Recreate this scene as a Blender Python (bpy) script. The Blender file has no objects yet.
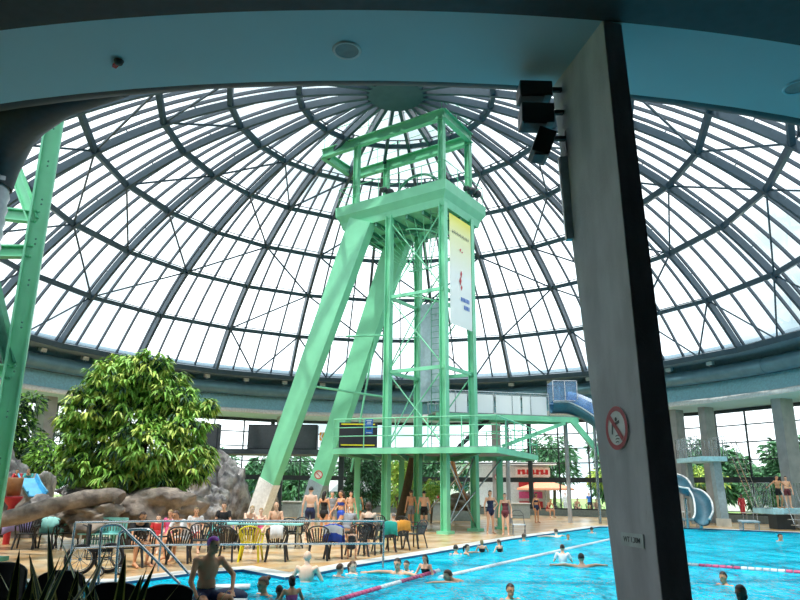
import bpy, bmesh, math, random
import numpy as np
from mathutils import Vector, Matrix, noise
R_ = random.Random(7)
PI = math.pi
sc = bpy.context.scene
COL = sc.collection
# ------------------------------------------------------------------ camera
FPX, PITCH, ROLL, HC = 680.0, math.radians(15.48), 0.01, 1.8
_F = Vector((0, math.cos(PITCH), math.sin(PITCH))); _U = Vector((0, -math.sin(PITCH), math.cos(PITCH))); _X = Vector((1, 0, 0))
_c, _s = math.cos(ROLL), math.sin(ROLL)
cr = _X*_c + _U*_s; cu = _U*_c - _X*_s
cam_d = bpy.data.cameras.new('camera'); cam = bpy.data.objects.new('camera', cam_d); COL.objects.link(cam)
cam_d.sensor_width = 36; cam_d.lens = 36*FPX/800; cam_d.clip_end = 600; cam_d.clip_start = .05
m = Matrix((( cr.x, cu.x, -_F.x, 0), (cr.y, cu.y, -_F.y, 0), (cr.z, cu.z, -_F.z, HC), (0, 0, 0, 1)))
cam.matrix_world = m
sc.camera = cam
sc.view_settings.view_transform = 'Standard'; sc.view_settings.look = 'None'
sc.view_settings.exposure = 0.4; sc.view_settings.gamma = 1; sc.view_settings.use_curve_mapping = False
sc.cycles.max_bounces = 8; sc.cycles.transparent_max_bounces = 24; sc.cycles.diffuse_bounces = 4; sc.cycles.glossy_bounces = 3
sc.cycles.caustics_reflective = False; sc.cycles.caustics_refractive = False; sc.cycles.sample_clamp_indirect = 6
sc.cycles.use_denoising = True

def ray(x, y):
    dx, dy = x-400, 300-y
    dx, dy = _c*dx - _s*dy, _s*dx + _c*dy
    return _X*dx + _U*dy + _F*FPX
def at(x, y, z=0.0):                                   # where the sight line through a pixel meets height z
    d = ray(x, y); t = (z-HC)/d.z
    return Vector((d.x*t, d.y*t, z))
def atY(x, y, Y):                                      # ... meets distance Y
    d = ray(x, y); t = Y/d.y
    return Vector((d.x*t, Y, HC + d.z*t))
# ------------------------------------------------------------------ world, sun
W = bpy.data.worlds.new('sky'); sc.world = W; W.use_nodes = True
nt = W.node_tree; nt.nodes.clear()
def N(nt, t, **k):
    n = nt.nodes.new(t)
    for a, b in k.items(): setattr(n, a, b)
    return n
out = N(nt, 'ShaderNodeOutputWorld'); bg = N(nt, 'ShaderNodeBackground'); bg.inputs['Strength'].default_value = 1.9
tc = N(nt, 'ShaderNodeTexCoord'); mp = N(nt, 'ShaderNodeMapping'); mp.inputs['Scale'].default_value = (1.6, 1.6, 3.5)
nz = N(nt, 'ShaderNodeTexNoise'); nz.inputs['Scale'].default_value = 1.7; nz.inputs['Detail'].default_value = 6
rp = N(nt, 'ShaderNodeValToRGB'); rp.color_ramp.elements[0].position = .33; rp.color_ramp.elements[1].position = .52
rp.color_ramp.elements[0].color = (.26, .38, .42, 1); rp.color_ramp.elements[1].color = (.90, .96, 1, 1)
nt.links.new(tc.outputs['Generated'], mp.inputs['Vector']); nt.links.new(mp.outputs[0], nz.inputs['Vector'])
nt.links.new(nz.outputs['Fac'], rp.inputs['Fac']); nt.links.new(rp.outputs[0], bg.inputs['Color']); nt.links.new(bg.outputs[0], out.inputs['Surface'])
sl = bpy.data.lights.new('sun', 'SUN'); sun = bpy.data.objects.new('sun', sl); COL.objects.link(sun)
sl.energy = 3.0; sl.angle = math.radians(1.5); sl.color = (1, .96, .88)
sun.rotation_euler = (math.radians(19), math.radians(-16), 0)   # high, from behind the camera and the left
# ------------------------------------------------------------------ materials
M = {}
def mat(name, col, rough=.6, metal=0, col2=None, scale=8, bump=0, bscale=None, detail=4, spec=.5, stretch=None, emit=0, alpha=None, trans=0):
    m = bpy.data.materials.new(name); m.use_nodes = True; nt = m.node_tree; b = nt.nodes['Principled BSDF']
    b.inputs['Base Color'].default_value = (*col, 1); b.inputs['Roughness'].default_value = rough; b.inputs['Metallic'].default_value = metal
    b.inputs['Specular IOR Level'].default_value = spec
    if emit: b.inputs['Emission Color'].default_value = (*col, 1); b.inputs['Emission Strength'].default_value = emit
    if col2 is None: col2 = tuple(c*.82 for c in col)
    tc = N(nt, 'ShaderNodeTexCoord'); mp = N(nt, 'ShaderNodeMapping')
    if stretch: mp.inputs['Scale'].default_value = stretch
    nz = N(nt, 'ShaderNodeTexNoise'); nz.inputs['Scale'].default_value = scale; nz.inputs['Detail'].default_value = detail
    rp = N(nt, 'ShaderNodeValToRGB'); rp.color_ramp.elements[0].position = .35; rp.color_ramp.elements[1].position = .65
    rp.color_ramp.elements[0].color = (*col2, 1); rp.color_ramp.elements[1].color = (*col, 1)
    nt.links.new(tc.outputs['Object'], mp.inputs['Vector']); nt.links.new(mp.outputs[0], nz.inputs['Vector'])
    nt.links.new(nz.outputs['Fac'], rp.inputs['Fac']); nt.links.new(rp.outputs[0], b.inputs['Base Color'])
    if bump:
        bn = N(nt, 'ShaderNodeBump'); bn.inputs['Strength'].default_value = bump; bn.inputs['Distance'].default_value = .05
        n2 = N(nt, 'ShaderNodeTexNoise'); n2.inputs['Scale'].default_value = bscale or scale*3; n2.inputs['Detail'].default_value = 5
        nt.links.new(mp.outputs[0], n2.inputs['Vector']); nt.links.new(n2.outputs['Fac'], bn.inputs['Height']); nt.links.new(bn.outputs[0], b.inputs['Normal'])
    M[name] = m
    return m
def glassmat(name, col, gloss=.1, diff=0, dcol=(.8, .9, .95)):
    m = bpy.data.materials.new(name); m.use_nodes = True; nt = m.node_tree; nt.nodes.clear()
    o = N(nt, 'ShaderNodeOutputMaterial'); t = N(nt, 'ShaderNodeBsdfTransparent'); t.inputs[0].default_value = (*col, 1)
    g = N(nt, 'ShaderNodeBsdfGlossy'); g.inputs['Roughness'].default_value = .03
    mx = N(nt, 'ShaderNodeMixShader'); lw = N(nt, 'ShaderNodeLayerWeight'); lw.inputs['Blend'].default_value = .25
    mm = N(nt, 'ShaderNodeMath', operation='MULTIPLY'); mm.inputs[1].default_value = gloss*4
    nt.links.new(lw.outputs['Fresnel'], mm.inputs[0]); nt.links.new(mm.outputs[0], mx.inputs[0])
    nt.links.new(t.outputs[0], mx.inputs[1]); nt.links.new(g.outputs[0], mx.inputs[2]); last = mx
    if diff:
        d = N(nt, 'ShaderNodeBsdfDiffuse'); d.inputs[0].default_value = (*dcol, 1)
        m2 = N(nt, 'ShaderNodeMixShader'); m2.inputs[0].default_value = diff
        nt.links.new(mx.outputs[0], m2.inputs[1]); nt.links.new(d.outputs[0], m2.inputs[2]); last = m2
    nt.links.new(last.outputs[0], o.inputs['Surface']); M[name] = m
    return m
glassmat('dome_glass', (.97, .99, 1), .06)
glassmat('window_glass', (.93, .97, .97), .08)
glassmat('blue_glass', (.55, .75, .95), .12, .25, (.45, .65, .9))
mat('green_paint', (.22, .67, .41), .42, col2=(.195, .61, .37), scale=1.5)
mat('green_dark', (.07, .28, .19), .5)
mat('dome_steel', (.045, .085, .12), .4, col2=(.035, .07, .10), scale=3)
mat('dome_bar', (.05, .08, .11), .45)
mat('soffit_bounce_tint', (.52, .74, .80), .7, col2=(.50, .715, .775), scale=.5, bump=.04, bscale=60)  # the pool's cyan bounce is put into this base colour
mat('fascia_paint', (.42, .76, .86), .5)
mat('band_blue', (.20, .30, .37), .6)
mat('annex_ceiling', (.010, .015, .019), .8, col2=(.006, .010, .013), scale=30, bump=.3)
mat('rim_dark', (.035, .05, .06), .6)
mat('duct_metal', (.15, .29, .36), .38, metal=.3, col2=(.12, .24, .30), scale=2)
mat('duct_silver', (.35, .40, .42), .3, metal=.7)
mat('concrete', (.66, .67, .70), .85, col2=(.50, .51, .54), scale=1.8, bump=.25, bscale=40, detail=8, stretch=(2, 2, .7))
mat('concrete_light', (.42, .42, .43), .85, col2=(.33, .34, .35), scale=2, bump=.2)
mat('mullion', (.035, .05, .06), .5)
mat('white_plastic', (.85, .86, .86), .4)
mat('black_plastic', (.018, .02, .024), .38, spec=.6)
mat('charcoal', (.04, .05, .058), .55)
mat('steel', (.55, .58, .6), .22, metal=.9)
mat('deck', (.60, .34, .13), .25, col2=(.74, .56, .35), scale=1.1, bump=.12, bscale=14, detail=7)
mat('added_dark_floor', (.07, .085, .10), .5, col2=(.05, .06, .075), scale=3)  # dark tone chosen to keep deck bounce off the column's right face
mat('coping', (.78, .78, .74), .4, col2=(.66, .68, .66), scale=4)
mat('pool_tile', (.05, .66, .80), .3, col2=(.0, .52, .76), scale=1.2)
mat('pool_line', (.02, .10, .25), .4)
mat('planter', (.30, .36, .37), .6)
mat('rock', (.40, .38, .37), .9, col2=(.10, .095, .10), scale=2.0, bump=.9, bscale=7, detail=9)
mat('rock_tan', (.38, .315, .26), .9, col2=(.12, .10, .09), scale=2.2, bump=.8, bscale=8, detail=9)
mat('bark', (.12, .085, .055), .9, bump=.7, bscale=20)
mat('leaf', (.34, .62, .10), .5, col2=(.18, .42, .06), scale=2.2)
mat('leaf_yellow', (.66, .76, .16), .5, col2=(.34, .5, .09), scale=3)
mat('leaf_dark', (.03, .10, .04), .55, col2=(.015, .06, .03), scale=3)
mat('leaf_out', (.13, .33, .14), .6, col2=(.06, .20, .09), scale=.8)
mat('leaf_edge', (.78, .80, .32), .5)
mat('grass', (.30, .46, .14), .9, col2=(.20, .34, .10), scale=.6)
mat('paving_out', (.75, .73, .66), .9)
mat('white_wall', (.82, .83, .83), .7)
mat('teal', (.10, .62, .60), .5); mat('teal_light', (.30, .75, .72), .5)
mat('blue', (.02, .09, .62), .6); mat('navy', (.012, .025, .09), .7); mat('sky_blue', (.08, .45, .78), .3)
mat('purple', (.35, .16, .62), .7); mat('purple_cap', (.34, .05, .48), .5); mat('lilac', (.50, .42, .80), .8)
mat('red', (.62, .03, .04), .5); mat('orange', (.85, .33, .03), .6); mat('yellow', (.82, .72, .02), .5); mat('maroon', (.13, .02, .03), .7)
mat('pink', (.80, .12, .32), .6); mat('white_cloth', (.85, .85, .87), .8); mat('black_cloth', (.012, .013, .016), .8); mat('grey_cloth', (.30, .31, .34), .8)
mat('orange_brown', (.42, .17, .06), .5); mat('blue_sign', (.03, .16, .55), .4); mat('sign_white', (.90, .91, .90), .5); mat('sign_red', (.52, .05, .07), .5)
mat('plate_metal', (.66, .74, .74), .4); mat('screen_black', (.012, .016, .022), .6); mat('slide_blue', (.05, .16, .22), .35)
mat('parasol_orange', (.9, .38, .22), .7); mat('green_cloth', (.02, .38, .30), .8); mat('skin', (.82, .47, .31), .55, col2=(.76, .43, .28))
mat('skin_pale', (.90, .62, .47), .55, col2=(.84, .56, .42)); mat('skin_tan', (.74, .37, .20), .55, col2=(.68, .33, .175)); mat('skin_dark', (.20, .10, .06), .5)
mat('hair_dark', (.018, .012, .01), .5); mat('hair_brown', (.08, .04, .022), .5); mat('hair_blond', (.38, .25, .11), .5); mat('hair_grey', (.28, .24, .22), .6)
mat('eye', (.02, .02, .02), .2); mat('lips', (.38, .12, .10), .5); mat('rope_white', (.75, .82, .85), .4); mat('rope_red', (.55, .06, .20), .4)
mat('banner_yellow', (.88, .82, .18), .6); mat('banner_white', (.90, .90, .84), .6)
mat('tyre', (.012, .012, .014), .6); mat('panel_blue', (.40, .52, .58), .35, metal=.3)
m = bpy.data.materials.new('milky_panel'); m.use_nodes = True; nt = m.node_tree; b = nt.nodes['Principled BSDF']; b.inputs['Base Color'].default_value = (.9, .93, .95, 1); b.inputs['Roughness'].default_value = .4
tl = N(nt, 'ShaderNodeBsdfTranslucent'); tl.inputs[0].default_value = (.92, .96, .98, 1); mx = N(nt, 'ShaderNodeMixShader'); mx.inputs[0].default_value = .6
nt.links.new(b.outputs[0], mx.inputs[1]); nt.links.new(tl.outputs[0], mx.inputs[2]); nt.links.new(mx.outputs[0], nt.nodes['Material Output'].inputs['Surface']); M['milky_panel'] = m
# water: clear, slightly blue, rippled
m = bpy.data.materials.new('water'); m.use_nodes = True; nt = m.node_tree; nt.nodes.clear(); M['water'] = m
o = N(nt, 'ShaderNodeOutputMaterial'); t = N(nt, 'ShaderNodeBsdfTransparent'); t.inputs[0].default_value = (.70, .95, .98, 1)
g = N(nt, 'ShaderNodeBsdfGlossy'); g.inputs['Roughness'].default_value = .06; g.inputs[0].default_value = (.9, 1, 1, 1)
d = N(nt, 'ShaderNodeBsdfDiffuse'); d.inputs[0].default_value = (.0, .70, 1.0, 1)
m0 = N(nt, 'ShaderNodeMixShader'); m0.inputs[0].default_value = .7
mx = N(nt, 'ShaderNodeMixShader'); lw = N(nt, 'ShaderNodeFresnel'); lw.inputs['IOR'].default_value = 1.33
mm = N(nt, 'ShaderNodeMath', operation='MULTIPLY'); mm.inputs[1].default_value = .75
tc = N(nt, 'ShaderNodeTexCoord'); mp = N(nt, 'ShaderNodeMapping'); mp.inputs['Scale'].default_value = (1, .8, 1)
n1 = N(nt, 'ShaderNodeTexNoise'); n1.inputs['Scale'].default_value = .8; n1.inputs['Detail'].default_value = 4; n1.inputs['Roughness'].default_value = .6
bn = N(nt, 'ShaderNodeBump'); bn.inputs['Strength'].default_value = 1; bn.inputs['Distance'].default_value = 1.5
nt.links.new(tc.outputs['Object'], mp.inputs[0]); nt.links.new(mp.outputs[0], n1.inputs['Vector']); nt.links.new(n1.outputs['Fac'], bn.inputs['Height'])
nt.links.new(bn.outputs[0], g.inputs['Normal']); nt.links.new(bn.outputs[0], lw.inputs['Normal']); nt.links.new(bn.outputs[0], d.inputs['Normal'])
nt.links.new(lw.outputs[0], mm.inputs[0]); nt.links.new(mm.outputs[0], mx.inputs[0])
nt.links.new(t.outputs[0], m0.inputs[1]); nt.links.new(d.outputs[0], m0.inputs[2])
nt.links.new(m0.outputs[0], mx.inputs[1]); nt.links.new(g.outputs[0], mx.inputs[2]); nt.links.new(mx.outputs[0], o.inputs['Surface'])
# ------------------------------------------------------------------ mesh helpers
OFF = {}
class MB:
    def __init__(s): s.v = []; s.f = []; s.sm = []; s.mi = []; s.cur = 0
    def add(s, vs, fs, smooth=False):
        b = len(s.v); s.v += [tuple(v) for v in vs]; s.f += [tuple(i+b for i in f) for f in fs]
        s.sm += [smooth]*len(fs); s.mi += [s.cur]*len(fs); return s
    def box(s, c, size, rz=0, rx=0, ry=0):
        hx, hy, hz = (a/2 for a in size); Rm = Matrix.Rotation(rz, 3, 'Z') @ Matrix.Rotation(ry, 3, 'Y') @ Matrix.Rotation(rx, 3, 'X')
        c = Vector(c); ch = min(hx, hy, hz)*.0
        vs = [c + Rm @ Vector((x, y, z)) for x in (-hx, hx) for y in (-hy, hy) for z in (-hz, hz)]
        return s.add(vs, [(0, 1, 3, 2), (4, 6, 7, 5), (0, 4, 5, 1), (2, 3, 7, 6), (0, 2, 6, 4), (1, 5, 7, 3)])
    def beam(s, p, q, w, h, up=(0, 0, 1), w2=None, h2=None):
        p, q = Vector(p), Vector(q); d = (q-p).normalized(); up = Vector(up)
        if abs(d.dot(up)) > .98: up = Vector((0, 1, 0))
        r = d.cross(up).normalized(); u = r.cross(d).normalized(); vs = []
        for c, ww, hh in ((p, w, h), (q, w2 or w, h2 or h)):
            vs += [c + r*a*ww/2 + u*b*hh/2 for a, b in ((-1, -1), (1, -1), (1, 1), (-1, 1))]
        return s.add(vs, [(3, 2, 1, 0), (4, 5, 6, 7), (0, 1, 5, 4), (1, 2, 6, 5), (2, 3, 7, 6), (3, 0, 4, 7)])
    def ibeam(s, p, q, w, h, up=(0, 0, 1), t=.025):
        p, q = Vector(p), Vector(q); d = (q-p).normalized(); up = Vector(up)
        if abs(d.dot(up)) > .98: up = Vector((0, 1, 0))
        r = d.cross(up).normalized(); u = r.cross(d).normalized()
        s.beam(p+u*h/2, q+u*h/2, w, t, up); s.beam(p-u*h/2, q-u*h/2, w, t, up); return s.beam(p, q, t, h, up)
    def tube(s, pts, r, n=8, cap=True, closed=False):
        pts = [Vector(p) for p in pts]; rr = r if isinstance(r, (list, tuple)) else [r]*len(pts); vs = []; L = len(pts); prev = None
        for i, p in enumerate(pts):
            a = pts[(i-1) % L] if (closed or i) else p; b = pts[(i+1) % L] if (closed or i < L-1) else p
            d = (b-a).normalized()
            if prev is None:
                up = Vector((0, 0, 1)) if abs(d.z) < .9 else Vector((1, 0, 0)); x = d.cross(up).normalized()
            else: x = (prev - d*prev.dot(d)).normalized()
            prev = x; y = d.cross(x)
            vs += [p + (x*math.cos(2*PI*k/n) + y*math.sin(2*PI*k/n))*rr[i] for k in range(n)]
        fs = []
        for i in range(L if closed else L-1):
            j = (i+1) % L
            fs += [(i*n+k, i*n+(k+1) % n, j*n+(k+1) % n, j*n+k) for k in range(n)]
        s.add(vs, fs, True)
        if cap and not closed: s.add(vs[:n], [tuple(range(n))[::-1]]); s.add(vs[-n:], [tuple(range(n))])
        return s
    def ell(s, c, r, rot=None, nu=12, nv=8):
        c = Vector(c); vs = []; fs = []
        for j in range(1, nv):
            th = PI*j/nv
            for i in range(nu):
                ph = 2*PI*i/nu; v = Vector((r[0]*math.sin(th)*math.cos(ph), r[1]*math.sin(th)*math.sin(ph), r[2]*math.cos(th)))
                vs.append(c + (rot @ v if rot else v))
        t = len(vs); vz = Vector((0, 0, r[2])); vs += [c + (rot @ vz if rot else vz), c - (rot @ vz if rot else vz)]
        for j in range(nv-2):
            for i in range(nu): fs.append((j*nu+i, (j+1)*nu+i, (j+1)*nu+(i+1) % nu, j*nu+(i+1) % nu))
        for i in range(nu): fs.append((t, i, (i+1) % nu)); fs.append((t+1, (nv-2)*nu+(i+1) % nu, (nv-2)*nu+i))
        return s.add(vs, fs, True)
    def prism(s, poly, z0, z1):
        n = len(poly); vs = [(p[0], p[1], z0) for p in poly] + [(p[0], p[1], z1) for p in poly]
        return s.add(vs, [tuple(range(n))[::-1], tuple(range(n, 2*n))] + [(i, (i+1) % n, n+(i+1) % n, n+i) for i in range(n)])
    def sweep(s, prof, a0, a1, n, c, smooth=True, closed=False):     # profile of (radius, height) turned about a vertical axis
        vs = []; K = len(prof)
        for i in range(n+1):
            a = a0 + (a1-a0)*i/n
            vs += [(c[0]+r*math.sin(a), c[1]+r*math.cos(a), z) for r, z in prof]
        fs = []
        for i in range(n):
            for k in range(K if closed else K-1):
                l = (k+1) % K
                fs.append((i*K+k, i*K+l, (i+1)*K+l, (i+1)*K+k))
        return s.add(vs, fs, smooth)
    def build(s, name, mt, parent=None, loc=None, bevel=0):
        me = bpy.data.meshes.new(name)
        o_ = OFF.get(parent.name, Vector()) if parent else Vector()
        if loc is not None: o_ = o_ + Vector(loc)
        me.from_pydata([(v[0]-o_.x, v[1]-o_.y, v[2]-o_.z) for v in s.v], [], s.f)
        me.polygons.foreach_set('use_smooth', s.sm); me.polygons.foreach_set('material_index', s.mi)
        for k in ([mt] if isinstance(mt, str) else mt): me.materials.append(M[k])
        me.update()
        o = bpy.data.objects.new(name, me); COL.objects.link(o)
        if parent: o.parent = parent
        if loc is not None: o.location = loc
        OFF[o.name] = o_ if parent else Vector(loc or (0, 0, 0))
        if bevel:
            b = o.modifiers.new('bevel', 'BEVEL'); b.width = bevel; b.segments = 2; b.limit_method = 'ANGLE'
        return o
def tag(o, label, cat, group=None, kind=None):
    o['label'] = label; o['category'] = cat
    if group: o['group'] = group
    if kind: o['kind'] = kind
    return o
def thing(name, label, cat, loc=(0, 0, 0), rz=0, group=None, kind=None, local=False):
    o = bpy.data.objects.new(name, None); COL.objects.link(o); o.location = loc; o.rotation_euler = (0, 0, rz); o.empty_display_size = .2
    OFF[o.name] = Vector() if local else Vector(loc)
    return tag(o, label, cat, group, kind)
def struct(o, label=None):
    o['kind'] = 'structure'
    if label: o['label'] = label
    return o
def copy_tree(o, parent=None):
    c = o.copy(); COL.objects.link(c)
    if parent: c.parent = parent
    for ch in o.children: copy_tree(ch, c)
    return c
# ------------------------------------------------------------------ the round hall
CX, CY = -.3, 29.1
C0 = (CX, CY)
PHI, DTH, NR = -1.160, 2*PI/24, 24
PROF = [(20.36, 9.32), (18.4, 11.88), (16.08, 14.24), (13.5, 16.21), (10.68, 17.84), (7.78, 19.02), (4.66, 19.86), (1.45, 20.26)]
def ringpt(r, z, a): return Vector((CX + r*math.sin(a), CY + r*math.cos(a), z))
def prof_curve(p, per=4):                               # smooth the meridian
    pts = []
    for i in range(len(p)-1):
        p0 = p[max(i-1, 0)]; p1 = p[i]; p2 = p[i+1]; p3 = p[min(i+2, len(p)-1)]
        for k in range(per):
            t = k/per
            pts.append(tuple(.5*((2*p1[j]) + (-p0[j]+p2[j])*t + (2*p0[j]-5*p1[j]+4*p2[j]-p3[j])*t*t + (-p0[j]+3*p1[j]-3*p2[j]+p3[j])*t**3) for j in (0, 1)))
    return pts + [p[-1]]
CUR = prof_curve(PROF)
def offs(cur, d):
    out = []
    for i, (r, z) in enumerate(cur):
        a = cur[max(i-1, 0)]; b = cur[min(i+1, len(cur)-1)]; t = Vector((b[0]-a[0], b[1]-a[1])).normalized()
        out.append((r + t.y*d, z - t.x*d))
    return out
OUTC = offs(CUR, .42)
dome = thing('ceiling_dome', 'great ribbed glass dome over the pool', 'dome', (CX, CY, 9.3), kind='structure')
for k in range(NR):
    a = PHI + k*DTH; mb = MB()
    ca, sa = math.sin(a), math.cos(a); side = Vector((sa, -ca, 0))
    for i in range(len(CUR)-1):
        mb.beam(ringpt(*CUR[i], a), ringpt(*CUR[i+1], a), .17, .36, up=(ca, sa, .3))
    for i in (6, 10, 14, 18): mb.tube([ringpt(*CUR[i], a), ringpt(*OUTC[i], a)], .035, 6)
    mb.build('rib', 'dome_steel', dome)
for j, (r, z) in enumerate(PROF[:-1]):
    mb = MB()
    for k in range(NR):
        a = PHI + k*DTH; mb.beam(ringpt(r, z, a), ringpt(r, z, a+DTH), .24 if j else .3, .22 if j else .5, up=(math.sin(a), math.cos(a), .3))
    o = mb.build('purlin', 'dome_steel', dome)
for k in range(NR):
    mb = MB(); a0 = PHI + k*DTH
    for q in range(4):
        a = a0 + DTH*q/4; ca, sa = math.sin(a), math.cos(a)
        last = len(OUTC)-1 if q == 0 else (24 if q == 2 else 20)
        for i in range(last):
            mb.beam(ringpt(*OUTC[i], a), ringpt(*OUTC[i+1], a), .085, .15, up=(ca, sa, .3))
    for i in range(0, len(OUTC)-2, 4):
        mb.beam(ringpt(*OUTC[i], a0), ringpt(*OUTC[i], a0+DTH), .05, .09, up=(math.sin(a0), math.cos(a0), .3))
    mb.build('glazing_bars', 'dome_bar', dome)['kind'] = 'stuff'
g = MB(); GC = offs(CUR, .47); g.sweep(GC, PHI, PHI+2*PI, NR*2, C0, smooth=False); g.build('dome_glass', 'dome_glass', dome)
def node(j, k): return ringpt(*PROF[j], PHI + k*DTH)
BR = []
for k in range(NR):
    if k not in (0, 1):                                  # V braces from the first ring down to the middle of the base
        mid = (node(0, k)+node(0, k+1))/2; BR += [(node(1, k), mid), (node(1, k+1), mid)]
    if k % 2 == 0: BR += [(node(1, k), node(2, k+1)), (node(3, k), node(2, k+1)), (node(4, k), node(5, k+1))]
    else: BR += [(node(2, k), node(3, k+1)), (node(4, k), node(3, k+1)), (node(4, k+1), node(5, k))] if k % 4 == 1 else [(node(2, k+1), node(3, k)), (node(4, k+1), node(3, k)), (node(2, k), node(1, k+1))]
for i, (p, q) in enumerate(BR):
    mb = MB().beam(p, q, .08, .08); mb.build('brace', 'dome_steel', dome)
hub = MB(); hub.sweep([(0.01, 20.05), (1.3, 20.05), (1.45, 20.15), (1.45, 20.6), (.01, 20.7)], 0, 2*PI, 28, C0, False)
for k in range(NR):
    hub.beam(ringpt(1.3, 20.2, PHI+k*DTH), ringpt(2.6, 20.12, PHI+k*DTH), .16, .3)
hub.build('hub', 'dome_steel', dome)
# ring beam round the hall: soffit, rim, fascia, wall band
TP = 2*PI
o = MB().sweep([(22.9, 6.8), (21.5, 6.8)], 0, TP, 168, C0).build('ceiling_soffit', 'soffit_bounce_tint'); struct(o)
A_OPEN = math.radians(118)
o = MB().sweep([(25.9, 6.82), (22.9, 6.8)], -A_OPEN, A_OPEN, 120, C0).build('ceiling_outer_soffit', 'soffit_bounce_tint'); struct(o)
o = MB().sweep([(21.5, 6.8), (21.47, 6.83), (21.46, 7.0), (21.5, 7.06), (21.55, 7.10)], 0, TP, 168, C0).build('trim_1', 'white_wall'); struct(o)
o = MB().sweep([(21.55, 7.10), (21.7, 7.2), (22.0, 7.95), (22.05, 8.05)], 0, TP, 168, C0).build('wall_fascia', 'fascia_paint'); struct(o)
o = MB().sweep([(22.05, 8.05), (22.1, 9.2), (20.7, 9.25), (20.7, 9.6), (21.0, 9.9), (26.3, 9.9), (26.6, 9.7), (26.6, 6.9), (25.9, 6.82)], 0, TP, 168, C0).build('wall_upper_band', 'band_blue'); struct(o)
# dark annex ceiling above the camera, with its panel joints
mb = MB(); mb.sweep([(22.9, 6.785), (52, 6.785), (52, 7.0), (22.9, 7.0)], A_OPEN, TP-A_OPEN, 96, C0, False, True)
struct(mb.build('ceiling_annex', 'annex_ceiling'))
mb = MB()
for r in (23.5, 24.9, 26.3, 27.7): mb.sweep([(r, 6.78), (r+.03, 6.78)], math.radians(150), math.radians(210), 60, C0, False)
for k in range(-16, 17):
    a = PI + k*math.radians(3.2); mb.beam(ringpt(22.95, 6.78, a), ringpt(29, 6.78, a), .03, .008)
struct(mb.build('ceiling_joint', 'rim_dark'))
mb = MB().sweep([(22.86, 6.772), (23.5, 6.772), (23.5, 6.783), (22.86, 6.783)], math.radians(120), math.radians(240), 120, C0, False, True)
struct(mb.build('trim_2', 'rim_dark'))
# annex back walls
mb = MB(); mb.box((0, -14, 3.4), (80, .3, 6.8)); struct(mb.build('wall_back', 'charcoal'))
mb = MB(); mb.box((-27, 2, .2), (.3, 32, .4)).box((-27, 2, 6.6), (.3, 32, .45)); struct(mb.build('wall_left', 'concrete'))
gw = thing('window_40', 'x', 'window', (-27, 2, .4), kind='structure'); del gw['label']  # unseen glazing added to light the column's left face and the near bathers
mb = MB()
for i in range(17): mb.box((-27, -14+2*i, 3.4), (.16, .12, 6))
for z in (2.5, 4.4): mb.box((-27, 2, z), (.12, 32, .12))
mb.build('window_frame', 'mullion', gw); MB().add([(-27, -14, .4), (-27, 18, .4), (-27, 18, 6.4), (-27, -14, 6.4)], [(0, 1, 2, 3)]).build('window_glass', 'window_glass', gw)
mb = MB(); mb.box((27, 2, 3.4), (.3, 32, 6.8)); struct(mb.build('wall_right', 'concrete'))
# ------------------------------------------------------------------ floor, pool
P = lambda x, y: (at(x, y).x, at(x, y).y)
edge_l = [P(600, 526.5), P(510, 539), P(435, 552.3), P(357, 565), P(316, 573)]
POOL = [(-15, 9.2), (13, 8.2), (21, 20), P(800, 532.5), P(687, 528), P(640, 526)] + edge_l + [P(285, 577.5), P(243, 569.5), P(190, 573.5), P(120, 582.5), (-15, P(0, 588)[1])]
def fill(outer, holes, z):
    bm = bmesh.new(); es = []
    for loop in [outer]+holes:
        vs = [bm.verts.new((p[0], p[1], z)) for p in loop]
        es += [bm.edges.new((vs[i], vs[(i+1) % len(vs)])) for i in range(len(vs))]
    bmesh.ops.triangle_fill(bm, use_beauty=True, use_dissolve=False, edges=es)
    for f in bm.faces:
        if f.normal.z < 0: f.normal_flip()
    me = bpy.data.meshes.new('m'); bm.to_mesh(me); bm.free()
    mb = MB(); mb.add([v.co for v in me.vertices], [tuple(p.vertices) for p in me.polygons]); return mb
def expand(poly, d):
    n = len(poly); out = []
    for i in range(n):
        a, b, c = Vector(poly[i-1]), Vector(poly[i]), Vector(poly[(i+1) % n])
        e1, e2 = (b-a).normalized(), (c-b).normalized(); n1 = Vector((e1.y, -e1.x)); n2 = Vector((e2.y, -e2.x)); k = (n1+n2)
        k = k/max(.35, k.dot(n1)) ; out.append(tuple(b + k*d))
    return out
area = sum(POOL[i][0]*POOL[(i+1) % len(POOL)][1]-POOL[(i+1) % len(POOL)][0]*POOL[i][1] for i in range(len(POOL)))
if area < 0: POOL = POOL[::-1]
COPE = expand(POOL, .55)
hall = [(CX+26.2*math.sin(a), CY+26.2*math.cos(a)) for a in [math.radians(-112+i*4) for i in range(57)]]
outer = [(-27, 8), (-27, -14), (27, -14), (27, 8)]
outer = outer + hall[::-1]
fl = fill(outer, [COPE], 0.0); struct(fl.build('floor', 'deck'))
struct(fill(COPE, [POOL], .004).build('floor_coping', 'coping'))
struct(fill([(-26.8, -13.8), (26.8, -13.8), (26.8, 7.0), (-26.8, 7.6)], [], .006).build('floor_bounce_cut', 'added_dark_floor'))  # unseen dark slab added to cut tan floor bounce onto the column
mb = MB(); n = len(POOL)
for i in range(n):
    a, b = POOL[i], POOL[(i+1) % n]; mb.add([(a[0], a[1], .004), (b[0], b[1], .004), (b[0], b[1], -1.35), (a[0], a[1], -1.35)], [(0, 1, 2, 3)])
struct(mb.build('wall_pool', 'pool_tile')); struct(fill(POOL, [], -1.35).build('floor_pool', 'pool_tile'))
mb = MB()
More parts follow.
